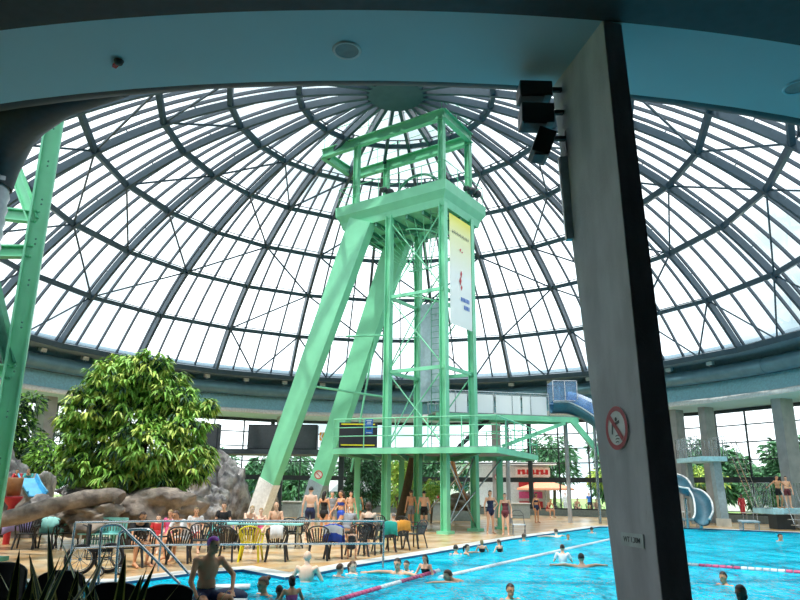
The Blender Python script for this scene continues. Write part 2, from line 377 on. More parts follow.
for i in range(n):                                       # dark waterline tile
    a, b = Vector((*POOL[i], 0)), Vector((*POOL[(i+1) % n], 0)); nn = (b-a).normalized().cross(Vector((0, 0, 1)))*-.012
    mb.add([a+nn, b+nn, b+nn+Vector((0, 0, -.12)), a+nn+Vector((0, 0, -.12))], [(0, 1, 2, 3)])
struct(mb.build('trim_3', 'pool_line'))
wt = fill(POOL, [], -.05).build('water_surface', 'water'); struct(wt)
# dark lane lines on the pool bottom
mb = MB()
for (x0, y0, x1, y1) in ((440, 562, 540, 541), (455, 600, 600, 566), (690, 552, 800, 545), (700, 575, 790, 600), (330, 590, 440, 600)):
    p, q = at(x0, y0, -1.34), at(x1, y1, -1.34); mb.beam(p, q, .35, .02)
struct(mb.build('floor_line', 'pool_line'))
# ------------------------------------------------------------------ concrete columns of the ring
top = [at(603, 20, 6.8), at(552, 88, 6.8), at(622, 25, 6.8)]
low = [atY(662, 600, top[0].y)]
_n = (top[1]-top[0]).cross(low[0]-top[0]); _d = ray(617, 600); _e = Vector((0, 0, HC)); low.append(_e + _d*((top[0]-_e).dot(_n)/_d.dot(_n)))
low.append(atY(693, 600, top[2].y))
def down(t, l, z): return t + (l-t)*((t.z-z)/(t.z-l.z))
def quad_pt(z):
    a, b, c = (down(t, l, z) for t, l in zip(top, low)); return [a, b, b + (c-a), c]
mb = MB(); q0 = quad_pt(0.0); q1 = quad_pt(6.82); mb.add(q0+q1, [(0, 1, 2, 3), (7, 6, 5, 4), (0, 4, 5, 1), (1, 5, 6, 2), (2, 6, 7, 3), (3, 7, 4, 0)])
bigcol = mb.build('column', 'concrete', bevel=.012); struct(bigcol, 'big concrete column in front carrying the no diving sign')
def onring(x, y, r):                                     # far crossing of a sight line with the circle of radius r
    d = ray(x, y); d2 = Vector((d.x, d.y)); c = Vector((CX, CY)); a = d2.dot(d2); b = d2.dot(c); k = c.dot(c)-r*r
    t = (b + math.sqrt(b*b-a*k))/a; return Vector((d.x*t, d.y*t, 0))
for px_, py_, w_ in ((497, 470, .5), (681, 470, .55), (709, 440, .45), (787, 440, .6), (37, 470, .7), (277, 480, .3), (-60, 470, .6)):
    t = onring(px_, py_, 23.4); a = math.atan2(t.x-CX, t.y-CY)
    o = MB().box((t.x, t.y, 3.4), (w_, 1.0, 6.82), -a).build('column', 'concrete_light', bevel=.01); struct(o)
# ------------------------------------------------------------------ windows round the hall
RW = 25.6; seg = 0
wi = 1
for k in range(-8, 17):
    a0 = PHI + k*DTH; am = a0 + DTH/2
    if abs(math.atan2(math.sin(am), math.cos(am))) > math.radians(112): continue
    p, q = ringpt(RW, 0, a0), ringpt(RW, 0, a0+DTH); w = thing('window_%d' % wi, 'glazed bay %d of the round hall' % wi, 'window', p, kind='structure'); del w['label']; wi += 1
    nrm = (math.sin(am), math.cos(am), 0)
    mb = MB(); mb.beam(p, p+Vector((0, 0, 6.82)), .30, .22, up=nrm)
    for z, h in ((.45, .16), (2.5, .34), (3.7, .07), (4.75, .07), (5.8, .07), (6.7, .2)): mb.beam(p+Vector((0, 0, z)), q+Vector((0, 0, z)), .12 if h < .1 else .2, h)
    for t in (1/3, 2/3):
        c = p.lerp(q, t); mb.beam(c, c+Vector((0, 0, 6.7)), .09, .09, up=nrm)
    mb.build('window_frame', 'mullion', w)
    mb = MB(); mb.add([p+Vector((0, 0, .45)), q+Vector((0, 0, .45)), q+Vector((0, 0, 6.7)), p+Vector((0, 0, 6.7))], [(0, 1, 2, 3)]); mb.build('window_glass', 'window_glass', w)
    mb = MB(); mb.beam(p+Vector((0, 0, .22)), q+Vector((0, 0, .22)), .3, .44); mb.build('window_sill', 'planter', w)
# tube duct on the far wall and the duct under the near rim
far_duct = MB()
n = 90
pts = [ringpt(21.45, 8.42, math.radians(-150+300*i/n)) for i in range(n+1)]
far_duct.tube(pts, .42, 14)
for i in range(0, n+1, 6):
    p = pts[i]; a = math.radians(-150+300*i/n); q1 = ringpt(21.45, 8.42, a+.0015); far_duct.tube([p, q1], .45, 14)
tag(far_duct.build('air_duct', 'duct_metal'), 'long grey tube duct curving round the foot of the glass dome', 'duct')
nd = MB(); n = 60
nd.tube([ringpt(21.1, 7.31, math.radians(118+124*i/n)) for i in range(n+1)], .27, 12)
tag(nd.build('ventilation_pipe', 'rim_dark'), 'dark pipe tucked under the inner edge of the pale overhead soffit', 'pipe')
e0 = at(3, 146, 7.35); n = 64
g = thing('spiral_duct', 'ribbed silver spiral duct with a dark elbow at the upper left edge', 'duct', (e0.x, e0.y, 0))
MB().tube([Vector((e0.x-.12, e0.y, .0+7.0*i/n)) for i in range(n+1)], [.34 if i % 2 else .31 for i in range(n+1)], 20).build('ribbed_pipe', 'duct_silver', g)
MB().tube([Vector((e0.x-.12, e0.y, 6.6)), Vector((e0.x-.11, e0.y, 7.0)), at(8, 130, 7.35), at(26, 112, 7.4), at(60, 97, 7.42), at(120, 80, 7.45)], [.36, .40, .42, .40, .30, .25], 16).build('elbow', 'rim_dark', g)
# small white floodlights on the duct
fl0 = None
for i, k in enumerate(np.arange(-1.25, 8.6, .5)):
    a = PHI + (k+.22)*DTH; p = ringpt(21.4, 8.885, a)
    if fl0 is None:
        fl0 = thing('uplight', 'small white uplight fixed along the top of the far tube duct', 'light', p, -a, 'uplights on the far tube duct', local=True)
        MB().box((0, 0, .2), (.38, .26, .22), rx=.2).build('housing', 'white_plastic', fl0); MB().box((0, 0, .045), (.06, .06, .09)).build('bracket', 'steel', fl0)
    else:
        c = copy_tree(fl0); c.location = p; c.rotation_euler = (0, 0, -a)
# ------------------------------------------------------------------ fittings on the foreground column
a, b, c, d4 = quad_pt(0); colL = lambda z: (quad_pt(z)[0], quad_pt(z)[1])
def on_left_face(x, y):                                  # point of the left face seen at a pixel
    d = ray(x, y); p0, p1 = colL(3); q0, q1 = colL(1.5); n = (p1-p0).cross(q0-p0)
    t = (p0-Vector((0, 0, HC))).dot(n)/d.dot(n); return Vector((0, 0, HC)) + d*t, n.normalized()
sgn, nf = on_left_face(618, 428)
if nf.dot(Vector((0, 0, HC))-sgn) < 0: nf = -nf
ux = nf.cross(Vector((0, 0, 1))).normalized(); ux = -ux if ux.x < 0 and ux.dot(quad_pt(2)[0]-quad_pt(2)[1]) < 0 else ux
if ux.dot(quad_pt(2)[0]-quad_pt(2)[1]) < 0: ux = -ux      # ux runs to the right as seen by the camera
uz = Vector((0, 0, 1))
def disc(mb, c, r, e, t=.004, n=36, r0=0):
    o = c + nf*e
    if r0: 
        vs = [o + (ux*math.cos(2*PI*i/n)+uz*math.sin(2*PI*i/n))*q for q in (r0, r) for i in range(n)]
        mb.add(vs, [(i, (i+1) % n, n+(i+1) % n, n+i) for i in range(n)])
    else:
        vs = [o + (ux*math.cos(2*PI*i/n)+uz*math.sin(2*PI*i/n))*r for i in range(n)]; mb.add(vs, [tuple(range(n))])
def flat(mb, c, pts, e):
    mb.add([c + nf*e + ux*x + uz*y for x, y in pts], [tuple(range(len(pts)))])
SR = .215
g = thing('warning_sign', 'round red ringed no diving sign on the big concrete column', 'sign', sgn)
mb = MB(); n = 36
vs = [sgn + nf*e + (ux*math.cos(2*PI*i/n)+uz*math.sin(2*PI*i/n))*SR for e in (.002, .016) for i in range(n)]
mb.add(vs, [tuple(range(n, 2*n)), tuple(range(n))[::-1]] + [(i, (i+1) % n, n+(i+1) % n, n+i) for i in range(n)]); mb.build('sign_plate', 'sign_white', g)
mb = MB(); disc(mb, sgn, SR, .019, r0=SR*.78); flat(mb, sgn, [(-.135, .10), (-.10, .135), (.135, -.10), (.10, -.135)], .021); mb.build('red_ring', 'sign_red', g)
mb = MB(); flat(mb, sgn, [(-.02, .055), (.06, .075), (.065, .045), (-.01, .03)], .018); disc(mb, sgn + ux*.0 + uz*.085, .022, .018, n=14)
flat(mb, sgn, [(-.09, .05), (-.015, .055), (-.01, .03), (-.09, .025)], .018); flat(mb, sgn, [(-.09, .04), (-.06, .035), (-.075, -.06), (-.10, -.055)], .018)
for i in range(3):
    z = -.075-.03*i; w = .085-.012*i; flat(mb, sgn, [(-.03, z), (-.03+w*.5, z+.008), (-.03+w, z), (-.03+w, z-.009), (-.03+w*.5, z-.001), (-.03, z-.009)], .018)
mb.build('diver_symbol', 'mullion', g)
pl, _ = on_left_face(633, 540)
g = thing('depth_plate', 'small grey plate with the water depth on the big concrete column', 'sign', pl)
mb = MB(); W2, H2 = .20, .06
vs = [pl + nf*e + ux*x + uz*y for e in (.001, .012) for x, y in ((-W2, -H2), (W2, -H2), (W2, H2), (-W2, H2))]
mb.add(vs, [(4, 5, 6, 7), (3, 2, 1, 0), (0, 1, 5, 4), (1, 2, 6, 5), (2, 3, 7, 6), (3, 0, 4, 7)]); mb.build('plate', 'plate_metal', g)
cu_ = bpy.data.curves.new('lettering', 'FONT'); cu_.body = 'WT 1,30M'; cu_.size = .068; cu_.align_x = 'CENTER'; cu_.align_y = 'CENTER'; cu_.extrude = .0008; cu_.offset = .0006
tmp = bpy.data.objects.new('t', cu_); COL.objects.link(tmp); me = bpy.data.meshes.new_from_object(tmp.evaluated_get(bpy.context.evaluated_depsgraph_get())); bpy.data.objects.remove(tmp)
mb = MB(); mb.add([pl + nf*.0135 + ux*v.co.x + uz*v.co.y + nf*v.co.z for v in me.vertices], [tuple(p.vertices) for p in me.polygons]); mb.build('lettering', 'mullion', g)
# spotlights and the light strip on the column's left edge
def eqY(x, y, k=.4): p = quad_pt(3)[1]; return atY(x, y, p.y + k)
for (x, y, w, h, dx, lab) in ((534, 94, .40, .20, 0, 'topmost black box floodlight beside the big column, just under the soffit'),
                              (536, 118, .40, .26, 0, 'middle black box floodlight beside the big column'),
                              (542, 146, .22, .34, 1, 'lowest black floodlight beside the big column, tilted downward')):
    c = eqY(x, y, .1); g = thing('floodlight', lab, 'light', c, 0, 'black floodlights on the big column', local=True)
    MB().box((0, 0, 0), (w, .3, h), ry=.35 if dx else .02).build('housing', 'black_plastic', g, bevel=.012)
    MB().box((-.05 if dx else -.04, -.02, -h/2-.008), (w*.7, .22, .012)).build('glass_front', 'screen_black', g)
    MB().beam((w/2-.03, 0, h*.3), (w/2+.24, 0, h*.3), .05, .05).beam((w/2+.2, 0, -.1), (w/2+.2, 0, .2), .05, .05).build('bracket', 'charcoal', g)
p, q = eqY(563, 158, .12), eqY(571, 240, .12)
g = thing('strip_light', 'slim pale vertical strip light along the edge of the big column', 'light', q)
MB().beam(p, q, .10, .09, up=(0, 1, 0)).build('strip_housing', 'panel_blue', g); MB().beam(p+Vector((-.055, -.0, 0)), q+Vector((-.055, 0, 0)), .012, .05, up=(0, 1, 0)).build('diffuser', 'white_plastic', g)
# recessed lights in the soffit
p = at(347, 50, 6.8); g = thing('recessed_light', 'round recessed light flush in the pale soffit', 'light', p)
MB().sweep([(.14, 6.785), (.165, 6.78), (.175, 6.797)], 0, TP, 32, (p.x, p.y)).build('trim_ring', 'white_wall', g); MB().sweep([(.001, 6.79), (.14, 6.79)], 0, TP, 32, (p.x, p.y)).build('lens', 'planter', g)
p = at(797, 87, 6.8); g = thing('recessed_light', 'round recessed light at the far right of the soffit', 'light', p)
MB().sweep([(.14, 6.785), (.165, 6.78), (.175, 6.797)], 0, TP, 32, (p.x, p.y)).build('trim_ring', 'fascia_paint', g); MB().sweep([(.001, 6.79), (.14, 6.79)], 0, TP, 32, (p.x, p.y)).build('lens', 'planter', g)
p = at(119, 60, 6.8); g = thing('smoke_detector', 'small dark detector on the soffit near its left end', 'detector', p)
MB().sweep([(.001, 6.74), (.045, 6.745), (.06, 6.79)], 0, TP, 20, (p.x, p.y)).build('sensor_head', 'charcoal', g); MB().beam(p+Vector((-.09, .09, -.03)), p+Vector((-.02, .02, -.03)), .05, .04).build('plug', 'red', g)
# ------------------------------------------------------------------ the green headframe tower
A = Vector((1.98, 29.65, 0)); u = Vector((-.826, .563, 0)); v = Vector((.563, .826, 0)); Z = Vector((0, 0, 1))
def T(a, b, z): return A + u*a + v*b + Z*z
tw = thing('headframe_tower', 'tall green steel tower in the style of a mine headframe beside the pool', 'tower', T(0, 0, 0))
LU, LV = 3.05, 2.62
for a, b in ((0, 0), (LU, 0), (0, LV), (LU, LV)):
    mb = MB(); mb.ibeam(T(a, b, 0), T(a, b, 14.8), .30, .28, up=u, t=.03); mb.box(T(a, b, .06), (.55, .55, .12), math.atan2(u.y, u.x)); mb.build('leg', 'green_paint', tw)
for b, ub in ((0, 11.1), (3.3, 10.6)):
    p, q = T(4.75, b, 14.9), T(ub, b, 0); d = (q-p).normalized()
    mb = MB(); mb.beam(p, q, .5, 1.45, up=u, w2=.45, h2=.95); mb.build('strut', 'green_paint', tw)
    mb = MB().beam(p.lerp(q, .86), q + d*.02, .53, 1.06, up=u, w2=.48, h2=.98); mb.build('strut_foot', 'sign_white' if b == 0 else 'panel_blue', tw)
mb = MB()
for s in (-1,):
    p, q = T(11.1, -.26, 0.05), T(9.5, -.26, 3.4)
    for i in range(14): c = p.lerp(q, i/13); mb.box(c + u*-.45*(1-i/13*.3)*0 , (.03, .03, .03))
# box platform with coved underside
def rect(a0, a1, b0, b1, z): return [T(a0, b0, z), T(a1, b0, z), T(a1, b1, z), T(a0, b1, z)]
mb = MB(); lv = [rect(-.05, 6.0, -.05, 3.45, 14.65), rect(-.12, 6.1, -.12, 3.55, 15.0), rect(-.3, 6.3, -.3, 3.8, 15.35), rect(-.32, 6.32, -.32, 3.82, 15.85)]
vs = sum(lv, []); fs = [(0, 1, 2, 3), (15, 14, 13, 12)]
for l in range(3): fs += [(l*4+i, l*4+(i+1) % 4, l*4+4+(i+1) % 4, l*4+4+i) for i in range(4)]
mb.add(vs, fs); mb.build('platform', 'green_paint', tw)
mb = MB()
for i in range(7): mb.beam(T(.2+i*.93, 0, 14.55), T(.2+i*.93, 3.4, 14.55), .12, .2)
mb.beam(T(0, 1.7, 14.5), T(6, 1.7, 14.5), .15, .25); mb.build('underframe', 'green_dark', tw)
# head frame above the platform
for a, b in ((.08, .05), (.08, LV+.1), (5.25, .05), (5.25, LV+.1)):
    MB().ibeam(T(a, b, 15.85), T(a, b, 19.4), .26, .26, up=u, t=.03).build('post', 'green_paint', tw)
for p, q in ((T(-.1, .05, 19.5), T(7.7, .05, 19.5)), (T(-.1, LV+.1, 19.3), T(7.7, LV+.1, 19.3)), (T(-.05, 0, 19.5), T(-.05, LV+.2, 19.4)), (T(7.6, 0, 19.45), T(7.6, LV+.2, 19.35))):
    MB().ibeam(p, q, .28, .5, t=.03).build('head_beam', 'green_paint', tw)
def railing(name, pts, h, mt, parent, post=1.5, r=.022, mids=(.5,)):
    mb = MB()
    for i in range(len(pts)-1):
        p, q = Vector(pts[i]), Vector(pts[i+1]); L = (q-p).length; n = max(1, round(L/post))
        for f in (1,)+tuple(mids): mb.tube([p+Z*h*f, q+Z*h*f], r if f == 1 else r*.7, 6)
        for k in range(n+1): c = p.lerp(q, k/n); mb.tube([c, c+Z*h], r*.9, 6)
    return mb.build(name, mt, parent)
railing('railing', [T(7.5, -.05, 19.75), T(0, -.05, 19.75), T(-.05, LV+.2, 19.65), T(7.5, LV+.2, 19.55)], 1.0, 'green_paint', tw)
railing('railing', [T(6.2, -.2, 15.85), T(6.2, 3.7, 15.85), T(-.2, 3.7, 15.85), T(-.2, -.2, 15.85), T(6.2, -.2, 15.85)], 1.05, 'green_paint', tw, 1.3)
mb = MB(); cw = T(2.4, 1.5, 16.3)
ringp = [cw + u*1.35*math.cos(2*PI*i/40) + Z*1.35*math.sin(2*PI*i/40)*.85 for i in range(40)]
mb.tube(ringp, .07, 8, closed=True)
for i in range(0, 40, 5): mb.tube([cw, ringp[i]], .03, 5)
mb.build('sheave_wheel', 'green_dark', tw)
for a, b in ((-.25, 2.4), (-.3, 2.9), (3.3, .3)):
    c = T(a, b, 16.25); MB().ell(c, (.24, .24, .2)).tube([c, c-Z*.4], .04, 6).tube([c+Vector((-.2, -.1, .1)), c+Vector((-.35, -.2, .02))], .14, 10).build('spotlight', 'charcoal', tw)
# bracing and landings of the shaft
def bay(z0, z1, mt='green_paint'):
    mb = MB()
    for p, q in (((0, 0), (LU, 0)), ((0, LV), (LU, LV)), ((0, 0), (0, LV)), ((LU, 0), (LU, LV))):
        mb.beam(T(*p, z1), T(*q, z1), .10, .16)
    mb.build('landing_beam', mt, tw)
for z0, z1 in ((3.5, 7.0), (7.0, 10.6), (10.6, 14.5)):
    if z1 < 14: bay(z0, z1)
    for p, q in ((((0, 0, z0), (LU, 0, z1))), (((LU, LV, z0), (0, LV, z1))), ((LU, 0, z0), (LU, LV, z1)), ((LU, 0, z0), (0, 0, z1))):
        MB().tube([T(*p), T(*q)], .032, 6).build('brace', 'green_paint', tw)
for i in range(12):                                       # raking stays fanning out under the platform
    a = .3+i*.5; MB().tube([T(a, .3, 14.5), T(1.6+.1*i, 1.4, 12.2)], .022, 5).build('stay', 'green_paint', tw)
for z in (12.2, 8.8):
    pts = [T(1.5+1.25*math.cos(t), 1.3+1.1*math.sin(t), z+ .35*t) for t in np.linspace(0, 1.9*PI, 30)]
    MB().tube(pts, .04, 6).build('spiral_rail', 'green_paint', tw)
mb = MB()
for s in (0, .42): mb.tube([T(.32+s, .12, 3.5), T(.32+s, .12, 14.6)], .022, 6)
for i in range(40): mb.tube([T(.32, .12, 3.7+i*.275), T(.74, .12, 3.7+i*.275)], .013, 5)
mb.build('ladder', 'green_dark', tw)
mb = MB().box(T(1.75, 2.0, 8.2), (1.5, .06, 4.8), math.atan2(u.y, u.x)); mb.build('shaft_panel', 'panel_blue', tw)
for z in (15.6, 14.2): pass
MB().tube([T(5.6, 0, 9.0), T(4.3, 1.6, 9.2)], .05, 6).tube([T(7.7, .2, 6.7), T(5.2, 2.9, 6.3)], .06, 6).tube([T(7.4, 3, 2.6), T(6.0, 3.2, 10.5)], .06, 6).build('cross_tie', 'green_paint', tw)
# banner on the right face
bn_ = MB(); x0, x1 = .28, LV-.28; vb = lambda b, z: T(-.18, b, z)
bn_.add([vb(x0, 9.0), vb(x1, 9.0), vb(x1, 14.35), vb(x0, 14.35)], [(0, 1, 2, 3)]); bobj = bn_.build('banner', 'banner_white', tw)
bobj.modifiers.new('thick', 'SOLIDIFY').thickness = .015
# printed yellow-to-white ground of the banner
m = M['banner_white']; nt = m.node_tree; b_ = nt.nodes['Principled BSDF']; tcn = N(nt, 'ShaderNodeTexCoord'); sp = N(nt, 'ShaderNodeSeparateXYZ'); rr = N(nt, 'ShaderNodeValToRGB')
mr = N(nt, 'ShaderNodeMapRange'); mr.inputs[1].default_value = 9.0; mr.inputs[2].default_value = 14.35
rr.color_ramp.elements[0].position = .45; rr.color_ramp.elements[0].color = (.88, .88, .84, 1); rr.color_ramp.elements[1].position = 1; rr.color_ramp.elements[1].color = (.92, .80, .10, 1)
e_ = rr.color_ramp.elements.new(.85); e_.color = (.9, .86, .45, 1)
nt.links.new(tcn.outputs['Object'], sp.inputs[0]); nt.links.new(sp.outputs['Z'], mr.inputs[0]); nt.links.new(mr.outputs[0], rr.inputs[0]); nt.links.new(rr.outputs[0], b_.inputs['Base Color'])
vb2 = lambda b, z: T(-.205, b, z)
mb = MB()
for i in range(11):                                       # small dark line of writing, too faint to read
    b = .5+i*.15
    mb.add([vb2(b, 13.4), vb2(b+.03, 13.4), vb2(b+.05, 13.58), vb2(b+.02, 13.58)], [(0, 1, 2, 3)])
    mb.add([vb2(b+.02, 13.48+.04*(i % 2)), vb2(b+.1, 13.45), vb2(b+.1, 13.49), vb2(b+.02, 13.52)], [(0, 1, 2, 3)])
mb.build('banner_writing', 'charcoal', bobj)
mb = MB()
for b, z, w, h in ((1.25, 12.75, .16, .2), (1.42, 12.68, .2, .1), (1.3, 11.55, .18, .4), (1.22, 11.2, .22, .45), (1.32, 10.9, .16, .3)):
    mb.add([vb2(b-w/2, z), vb2(b, z-h/2), vb2(b+w/2, z+.05), vb2(b+w*.1, z+h/2)], [(0, 1, 2, 3)])
mb.build('banner_figure', 'red', bobj)
mb = MB()
for i in range(6):
    for r in (0, 1):
        b = 1.25+i*.14; z = 10.25-.35*r
        if r == 0 or i > 1: mb.add([vb2(b, z), vb2(b+.09, z), vb2(b+.1, z+.2), vb2(b+.01, z+.2)], [(0, 1, 2, 3)])
mb.build('banner_writing', 'blue_sign', bobj)
# lower deck
dk = [at(333, 448, 3.5), at(497, 446, 3.5), at(537, 455, 3.5), Vector((3.5, 37.5, 3.5)), Vector((-1.8, 36.5, 3.5))]
mb = MB().prism([(p.x, p.y) for p in dk], 3.46, 3.5); mb.build('deck_plate', 'planter', tw)
mb = MB()
for i in range(5): mb.beam(dk[i]-Z*.15, dk[(i+1) % 5]-Z*.15, .12, .24)
mb.build('deck_beam', 'green_paint', tw)
mb = MB()
for t in np.linspace(.1, .9, 6): p = dk[0].lerp(dk[1], t)-Z*.2; q = dk[4].lerp(dk[3], t)-Z*.2; mb.beam(p, q, .1, .22)
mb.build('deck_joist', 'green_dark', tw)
railing('railing', [dk[0], dk[1], dk[2], dk[3]], 1.25, 'green_paint', tw, 1.6, .03, (.4, .7))
C_ = at(501, 529)
for c in (C_, T(5.6, 1.2, 0), T(5.6, 5.0, 0)):
    mb = MB(); mb.ibeam(c, c + Z*3.3, .28, .28, t=.03); mb.box(c+Z*.05, (.5, .5, .1)); mb.build('deck_post', 'green_paint', tw)
for p, q in (((0, 0, .2), (-0.2, 5, 3.2)), ((0, LV, .2), (0, .1, 3.2)), ((0, .1, .2), (0, LV, 3.2)), ((LU, LV, .2), (0, LV, 3.2))): MB().tube([T(*p), T(*q)], .04, 6).build('brace', 'steel', tw)
def panel_thing(name, lab, cat, x0, y0, x1, y1, Y, d, mt, Yb=None):
    p, q = atY(x0, y1, Y), atY(x1, y1, Yb or Y); top = atY((x0+x1)/2, y0, Y).z
    g = thing(name, lab, cat, p); mb = MB(); mb.beam(p+Z*(top-p.z)/2, q.xy.to_3d()+Z*(p.z+(top-p.z)/2), d, top-p.z); return g, mb, p, q, top
g, mb, p, q, t_ = panel_thing('equipment_cabinet', 'black cabinet standing on the lower deck of the green tower', 'cabinet', 339, 423, 377, 447.5, 31.6, .5, 'screen_black'); mb.build('cabinet_body', 'screen_black', g, bevel=.02)
MB().beam(p+Vector((.1, -.27, .1)), Vector((q.x-.1, p.y-.27, p.z+.1)), .02, .05).beam(Vector((p.x+.1, p.y-.27, t_-.08)), Vector((q.x-.1, p.y-.27, t_-.08)), .02, .05).build('cabinet_trim', 'yellow', g)
p, q = atY(365, 434, 30.6), atY(373, 418.5, 30.6); g = thing('notice_board', 'blue notice sign on the lower deck railing of the tower', 'sign', p)
MB().box(((p.x+q.x)/2, 30.6, (p.z+q.z)/2), (q.x-p.x, .03, q.z-p.z)).build('board', 'blue_sign', g)
mb = MB(); cxx = (p.x+q.x)/2
for i, w in enumerate((.7, .5, .6)): mb.box((cxx, 30.58, q.z-.1-.07*i), ((q.x-p.x)*w, .012, .028))
mb.box((cxx, 30.58, p.z+.06), ((q.x-p.x)*.7, .012, .03)); mb.build('lettering', 'sign_white', g)
MB().box((cxx, 30.578, p.z+.26), ((q.x-p.x)*.6, .012, .13)).build('picture', 'mullion', g)
# ------------------------------------------------------------------ green steel frame at the left edge
Yc = 17.5
p, q = atY(-18, 560, Yc), atY(55, 112, Yc); x_ = atY(32, 260, Yc).x
q = Vector((x_, Yc, 12.0)); g = thing('green_steel_frame', 'green steel frame with bolted column at the left edge', 'frame', (x_, Yc, 0))
MB().ibeam((x_, Yc, 0), (x_, Yc, 12.2), .52, .42, up=(1, 0.5, 0), t=.05).build('column', 'green_paint', g)
mb = MB()
for z in np.arange(1.2, 12, 1.15):
    for s in (-.07, .07): mb.ell((x_+.17+s*0, Yc-.28, z+s), (.03, .03, .03), nu=6, nv=4)
mb.build('bolt', 'green_dark', g)['kind'] = 'stuff'
for z, sl_ in ((8.9, .6), (7.9, .2), (4.6, .5)):
    MB().ibeam((x_, Yc, z), (x_-4, Yc+.6, z+sl_), .26, .3, t=.04).build('cross_beam', 'green_paint', g)
MB().ibeam((x_-.1, Yc, 8.8), (x_-1.5, Yc+.2, 11.4), .22, .26, t=.04).build('diagonal', 'green_paint', g)
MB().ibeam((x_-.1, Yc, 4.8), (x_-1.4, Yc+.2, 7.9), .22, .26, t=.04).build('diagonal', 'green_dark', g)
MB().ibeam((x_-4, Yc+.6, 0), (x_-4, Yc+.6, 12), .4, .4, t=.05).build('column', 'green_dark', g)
MB().box((x_, Yc, .05), (.8, .8, .1)).build('base_plate', 'green_dark', g); MB().box((x_-4, Yc+.6, .05), (.7, .7, .1)).build('base_plate', 'green_dark', g)
# ------------------------------------------------------------------ galleries
# left: dark gallery with black hanging boxes
gy = 40.0; p, q = atY(205, 451, gy), atY(345, 452, gy); g = thing('gallery', 'dark raised gallery floor behind the rocks', 'gallery', (p.x, gy, 0))
mb = MB(); mb.box(((p.x+q.x)/2, gy+1.2, p.z), (q.x-p.x, 2.6, .28)); mb.build('gallery_slab', 'mullion', g)
for px in (222, 278, 340): c = atY(px, 480, gy+.6); MB().box((c.x, gy+1.2, p.z/2-.1), (.3, .3, p.z-.2)).build('gallery_post', 'mullion', g)
zgal = p.z
for i, (x0, x1, y0, y1, lab) in enumerate(((248, 283, 425, 446, 'large black box panel on the left part of the raised gallery'), (284, 318, 425, 446, 'large black box panel on the right part of the raised gallery'), (196, 220, 424, 448, 'black box panel half hidden by the big tree'))):
    c0, c1 = atY(x0, y1, gy+.7), atY(x1, y0, gy+.7); g = thing('wall_display', lab, 'panel', (c0.x, gy+.7, c0.z))
    zz = c0.z if i < 2 else c0.z; zb = zgal+.145
    MB().box(((c0.x+c1.x)/2, gy+.8, (zb+c1.z)/2), (c1.x-c0.x, .7, c1.z-zb)).build('display_body', 'screen_black', g, bevel=.03)
    MB().box(((c0.x+c1.x)/2, gy+.44, (zb+c1.z)/2), (c1.x-c0.x-.15, .02, c1.z-zb-.15)).build('front_cover', 'charcoal', g)
c0, c1 = atY(320, 441, 40.6), atY(338, 433, 40.6); g = thing('chevron_board', 'orange board with pale chevrons on the gallery railing', 'sign', (c0.x, 40.2, c0.z))
MB().box(((c0.x+c1.x)/2, 40.2, (c0.z+c1.z)/2), (c1.x-c0.x, .04, c1.z-c0.z)).build('board', 'orange', g)
for x in (c0.x+.1, c1.x-.1): MB().box((x, 40.22, (zgal+.14+c0.z)/2), (.05, .05, c0.z-zgal-.14)).build('post', 'steel', g)
mb = MB(); w = (c1.x-c0.x)/4; hh = (c1.z-c0.z)/2; zc = (c1.z+c0.z)/2
for i in range(4):
    x = c0.x + w*(i+.2); mb.add([(x, 40.17, zc), (x+w*.3, 40.17, zc), (x+w*.7, 40.17, zc+hh*.9), (x+w*.4, 40.17, zc+hh*.9)], [(0, 1, 2, 3)]); mb.add([(x, 40.17, zc), (x+w*.4, 40.17, zc-hh*.9), (x+w*.7, 40.17, zc-hh*.9), (x+w*.3, 40.17, zc)], [(0, 1, 2, 3)])
mb.build('chevron', 'white_cloth', g)
# right: white panelled bridge to the big water slide
by = 38.8
p, q = atY(436, 419, by-1), atY(578, 416, by+1); z_ = (p.z+q.z)/2
br = thing('slide_bridge', 'white panelled bridge leading to the big water slide', 'bridge', (p.x, by, 0))
a_, b_2 = Vector((p.x, by-1, z_)), Vector((q.x, by+1, z_))
off = (b_2-a_).cross(Z).normalized()*-1.6
if off.y < 0: off = -off
mb = MB(); mb.beam(a_-Z*.02, b_2-Z*.02, .14, .3).beam(a_+off, b_2+off, .14, .3)
mb.build('bridge_beam', 'green_paint', br)
MB().prism([(a_.x, a_.y), (b_2.x, b_2.y), (b_2.x+off.x, b_2.y+off.y), (a_.x+off.x, a_.y+off.y)], z_+.15, z_+.2).build('bridge_floor', 'planter', br)
pa, pb = a_.lerp(b_2, .03)+Z*.72, a_.lerp(b_2, .78)+Z*.72
for i in range(4):
    e1_, e2_ = pa.lerp(pb, i/4+.008), pa.lerp(pb, (i+1)/4-.008); MB().add([e1_-Z*.52, e2_-Z*.52, e2_+Z*.52, e1_+Z*.52], [(0, 1, 2, 3)]).build('white_panel', 'milky_panel', br)
railing('railing', [a_+Z*.2, a_.lerp(b_2, .79)+Z*.2], 1.2, 'steel', br, 1.2, .03, (.9,))
railing('railing', [a_+off+Z*.2, a_.lerp(b_2, .79)+off+Z*.2], 1.2, 'steel', br, 1.2, .03, (.5,))
mb = MB(); mb.beam(a_.lerp(b_2, .95), Vector((b_2.x+2.4, b_2.y, 2.2)), .25, .3).beam(a_.lerp(b_2, .9)+Z*-.2, a_.lerp(b_2, .45)+Z*-1.6, .16, .2).beam(a_.lerp(b_2, .98), a_.lerp(b_2, .98)+off, .2, .25); mb.build('bridge_truss', 'green_paint', br)
for t in (.52, .95): c = a_.lerp(b_2, t)+off*.5; MB().tube([c.xy.to_3d(), c], .12, 10).build('bridge_post', 'concrete_light', br)
st = MB(); p0 = a_.lerp(b_2, .42)+off; p1 = Vector((a_.x+.9, by+3, 3.6))
